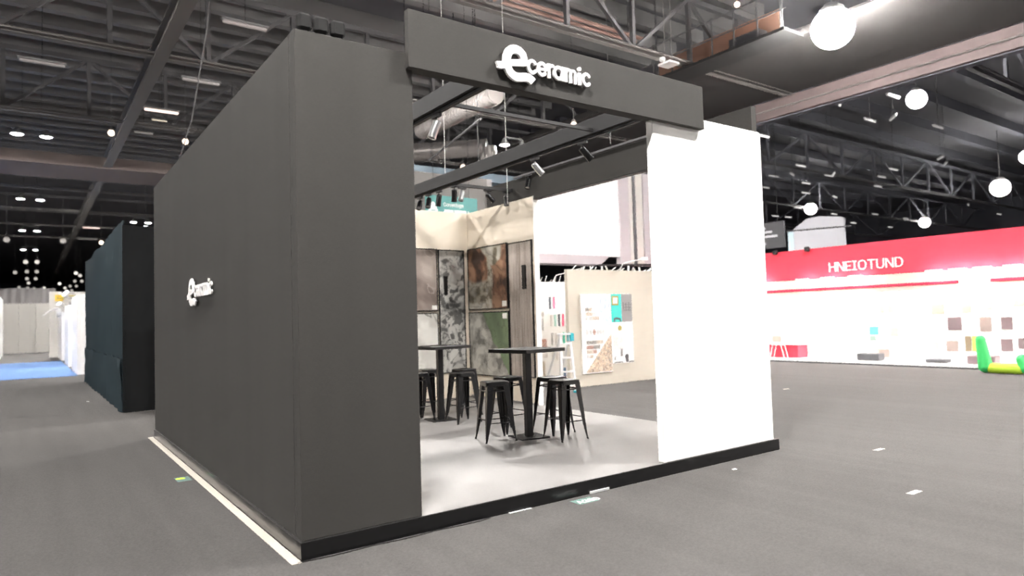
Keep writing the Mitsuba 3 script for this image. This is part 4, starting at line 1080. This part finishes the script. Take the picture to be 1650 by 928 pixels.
k = thing('green_chair', 'bright green moulded plastic lounge chair at the right edge', 'chair')
part(k, 'backrest', blob((16.6, 1.83, 0.16), (16.6, 1.90, 0.78), 0.15, 0.10), 'green', smooth=40)
part(k, 'seat', blob((16.6, 1.72, 0.13), (16.6, 1.15, 0.13), 0.12, 0.12), 'lime', smooth=40)
part(k, 'foot_end', blob((16.6, 1.02, 0.16), (16.6, 1.10, 0.34), 0.15, 0.12), 'green', smooth=40)
for i, y in enumerate((8.5, 7.0, 6.2, 5.37, 3.3, 2.74, 2.19, 1.55)):
    k = thing('fascia_lamp', f'short white arm lamp washing the red fascia with light, {ORD[i]} from the left', 'lamp', 'lamps along the red fascia')
    part(k, 'arm', path_tube([(RX + 0.0195, y, 2.42), (RX - 0.30, y, 2.46)], 0.014, 6), 'bright_white')
    part(k, 'shade', bbox(RX - 0.40, RX - 0.29, y - 0.20, y + 0.20, 2.38, 2.54, 0.01), 'bright_white')
    part(k, 'lamp_face', box(RX - 0.2895, RX - 0.284, y - 0.19, y + 0.19, 2.39, 2.53), 'glow', emitter=emit(34 * LS, (1, 0.97, 0.95), 0.3))
for i, y in enumerate((12.5, 9.5, 6.5, 3.5, 0.5, -2.5)):
    k = thing('booth_strip_lamp', f'strip lamp tucked behind the red fascia lighting the white sample wall, {ORD[i]} from the left', 'lamp', 'strip lamps behind the red fascia')
    part(k, 'tube', box(RX + 0.12, RX + 0.20, y - 1.2, y + 1.2, 2.06, 2.10), 'glow', emitter=emit(85 * LS, (1, 0.98, 0.96), 0.6))
    part(k, 'tray', box(RX + 0.11, RX + 0.21, y - 1.25, y + 1.25, 2.1005, 2.14), 'housing')
for y, lab in ((8.05, 'small black clamp lamp on the red fascia top, left one'), (6.95, 'small black clamp lamp on the red fascia top, right one')):
    solo('clamp_lamp', bbox(RX - 0.16, RX - 0.02, y - 0.07, y + 0.07, 3.38, 3.52, 0.03), 'black_satin', lab, 'lamp')

# booth pieces rising behind the red fascia
k = thing('pale_tall_screen', 'tall pale grey screen rising behind the red fascia', 'screen')
part(k, 'face', on_left(extrude(Polygon([(-11.0, 0.0), (-8.9, 0.0), (-8.9, 5.05), (-9.05, 5.12), (-9.9, 5.25), (-10.4, 5.22), (-11.0, 4.86)]), 0.12), 24.0), 'screen_grey')
part(k, 'side_face', box(23.9, 24.0, 11.02, 11.27, 0.0, 4.84), 'ice', label='pale icy blue side strip')
part(k, 'dark_bar', bar((23.86, 11.3, 4.82), (23.86, 8.6, 4.70), 0.02, 0.05), 'grey_dark')
k = thing('dark_hall_sign', 'dark hanging sign with pale text rows between the white panel and the tall screen', 'sign')
part(k, 'board', box(24.0, 24.1, 11.5, 13.2, 4.2, 5.30), 'grey_dark')
for z, w_ in ((5.02, 0.5), (4.85, 0.8), (4.66, 1.05), (4.36, 0.5)):
    part(k, 'text_row', box(23.985, 23.9995, 12.5 - w_ + 0.35, 13.0, z, z + 0.10), 'screen_grey')
part(k, 'cable', cat_([rod((24.05, y, 5.29), (24.05, y, 12.6), 0.012, 5) for y in (11.8, 12.9)]), 'cable_dark')
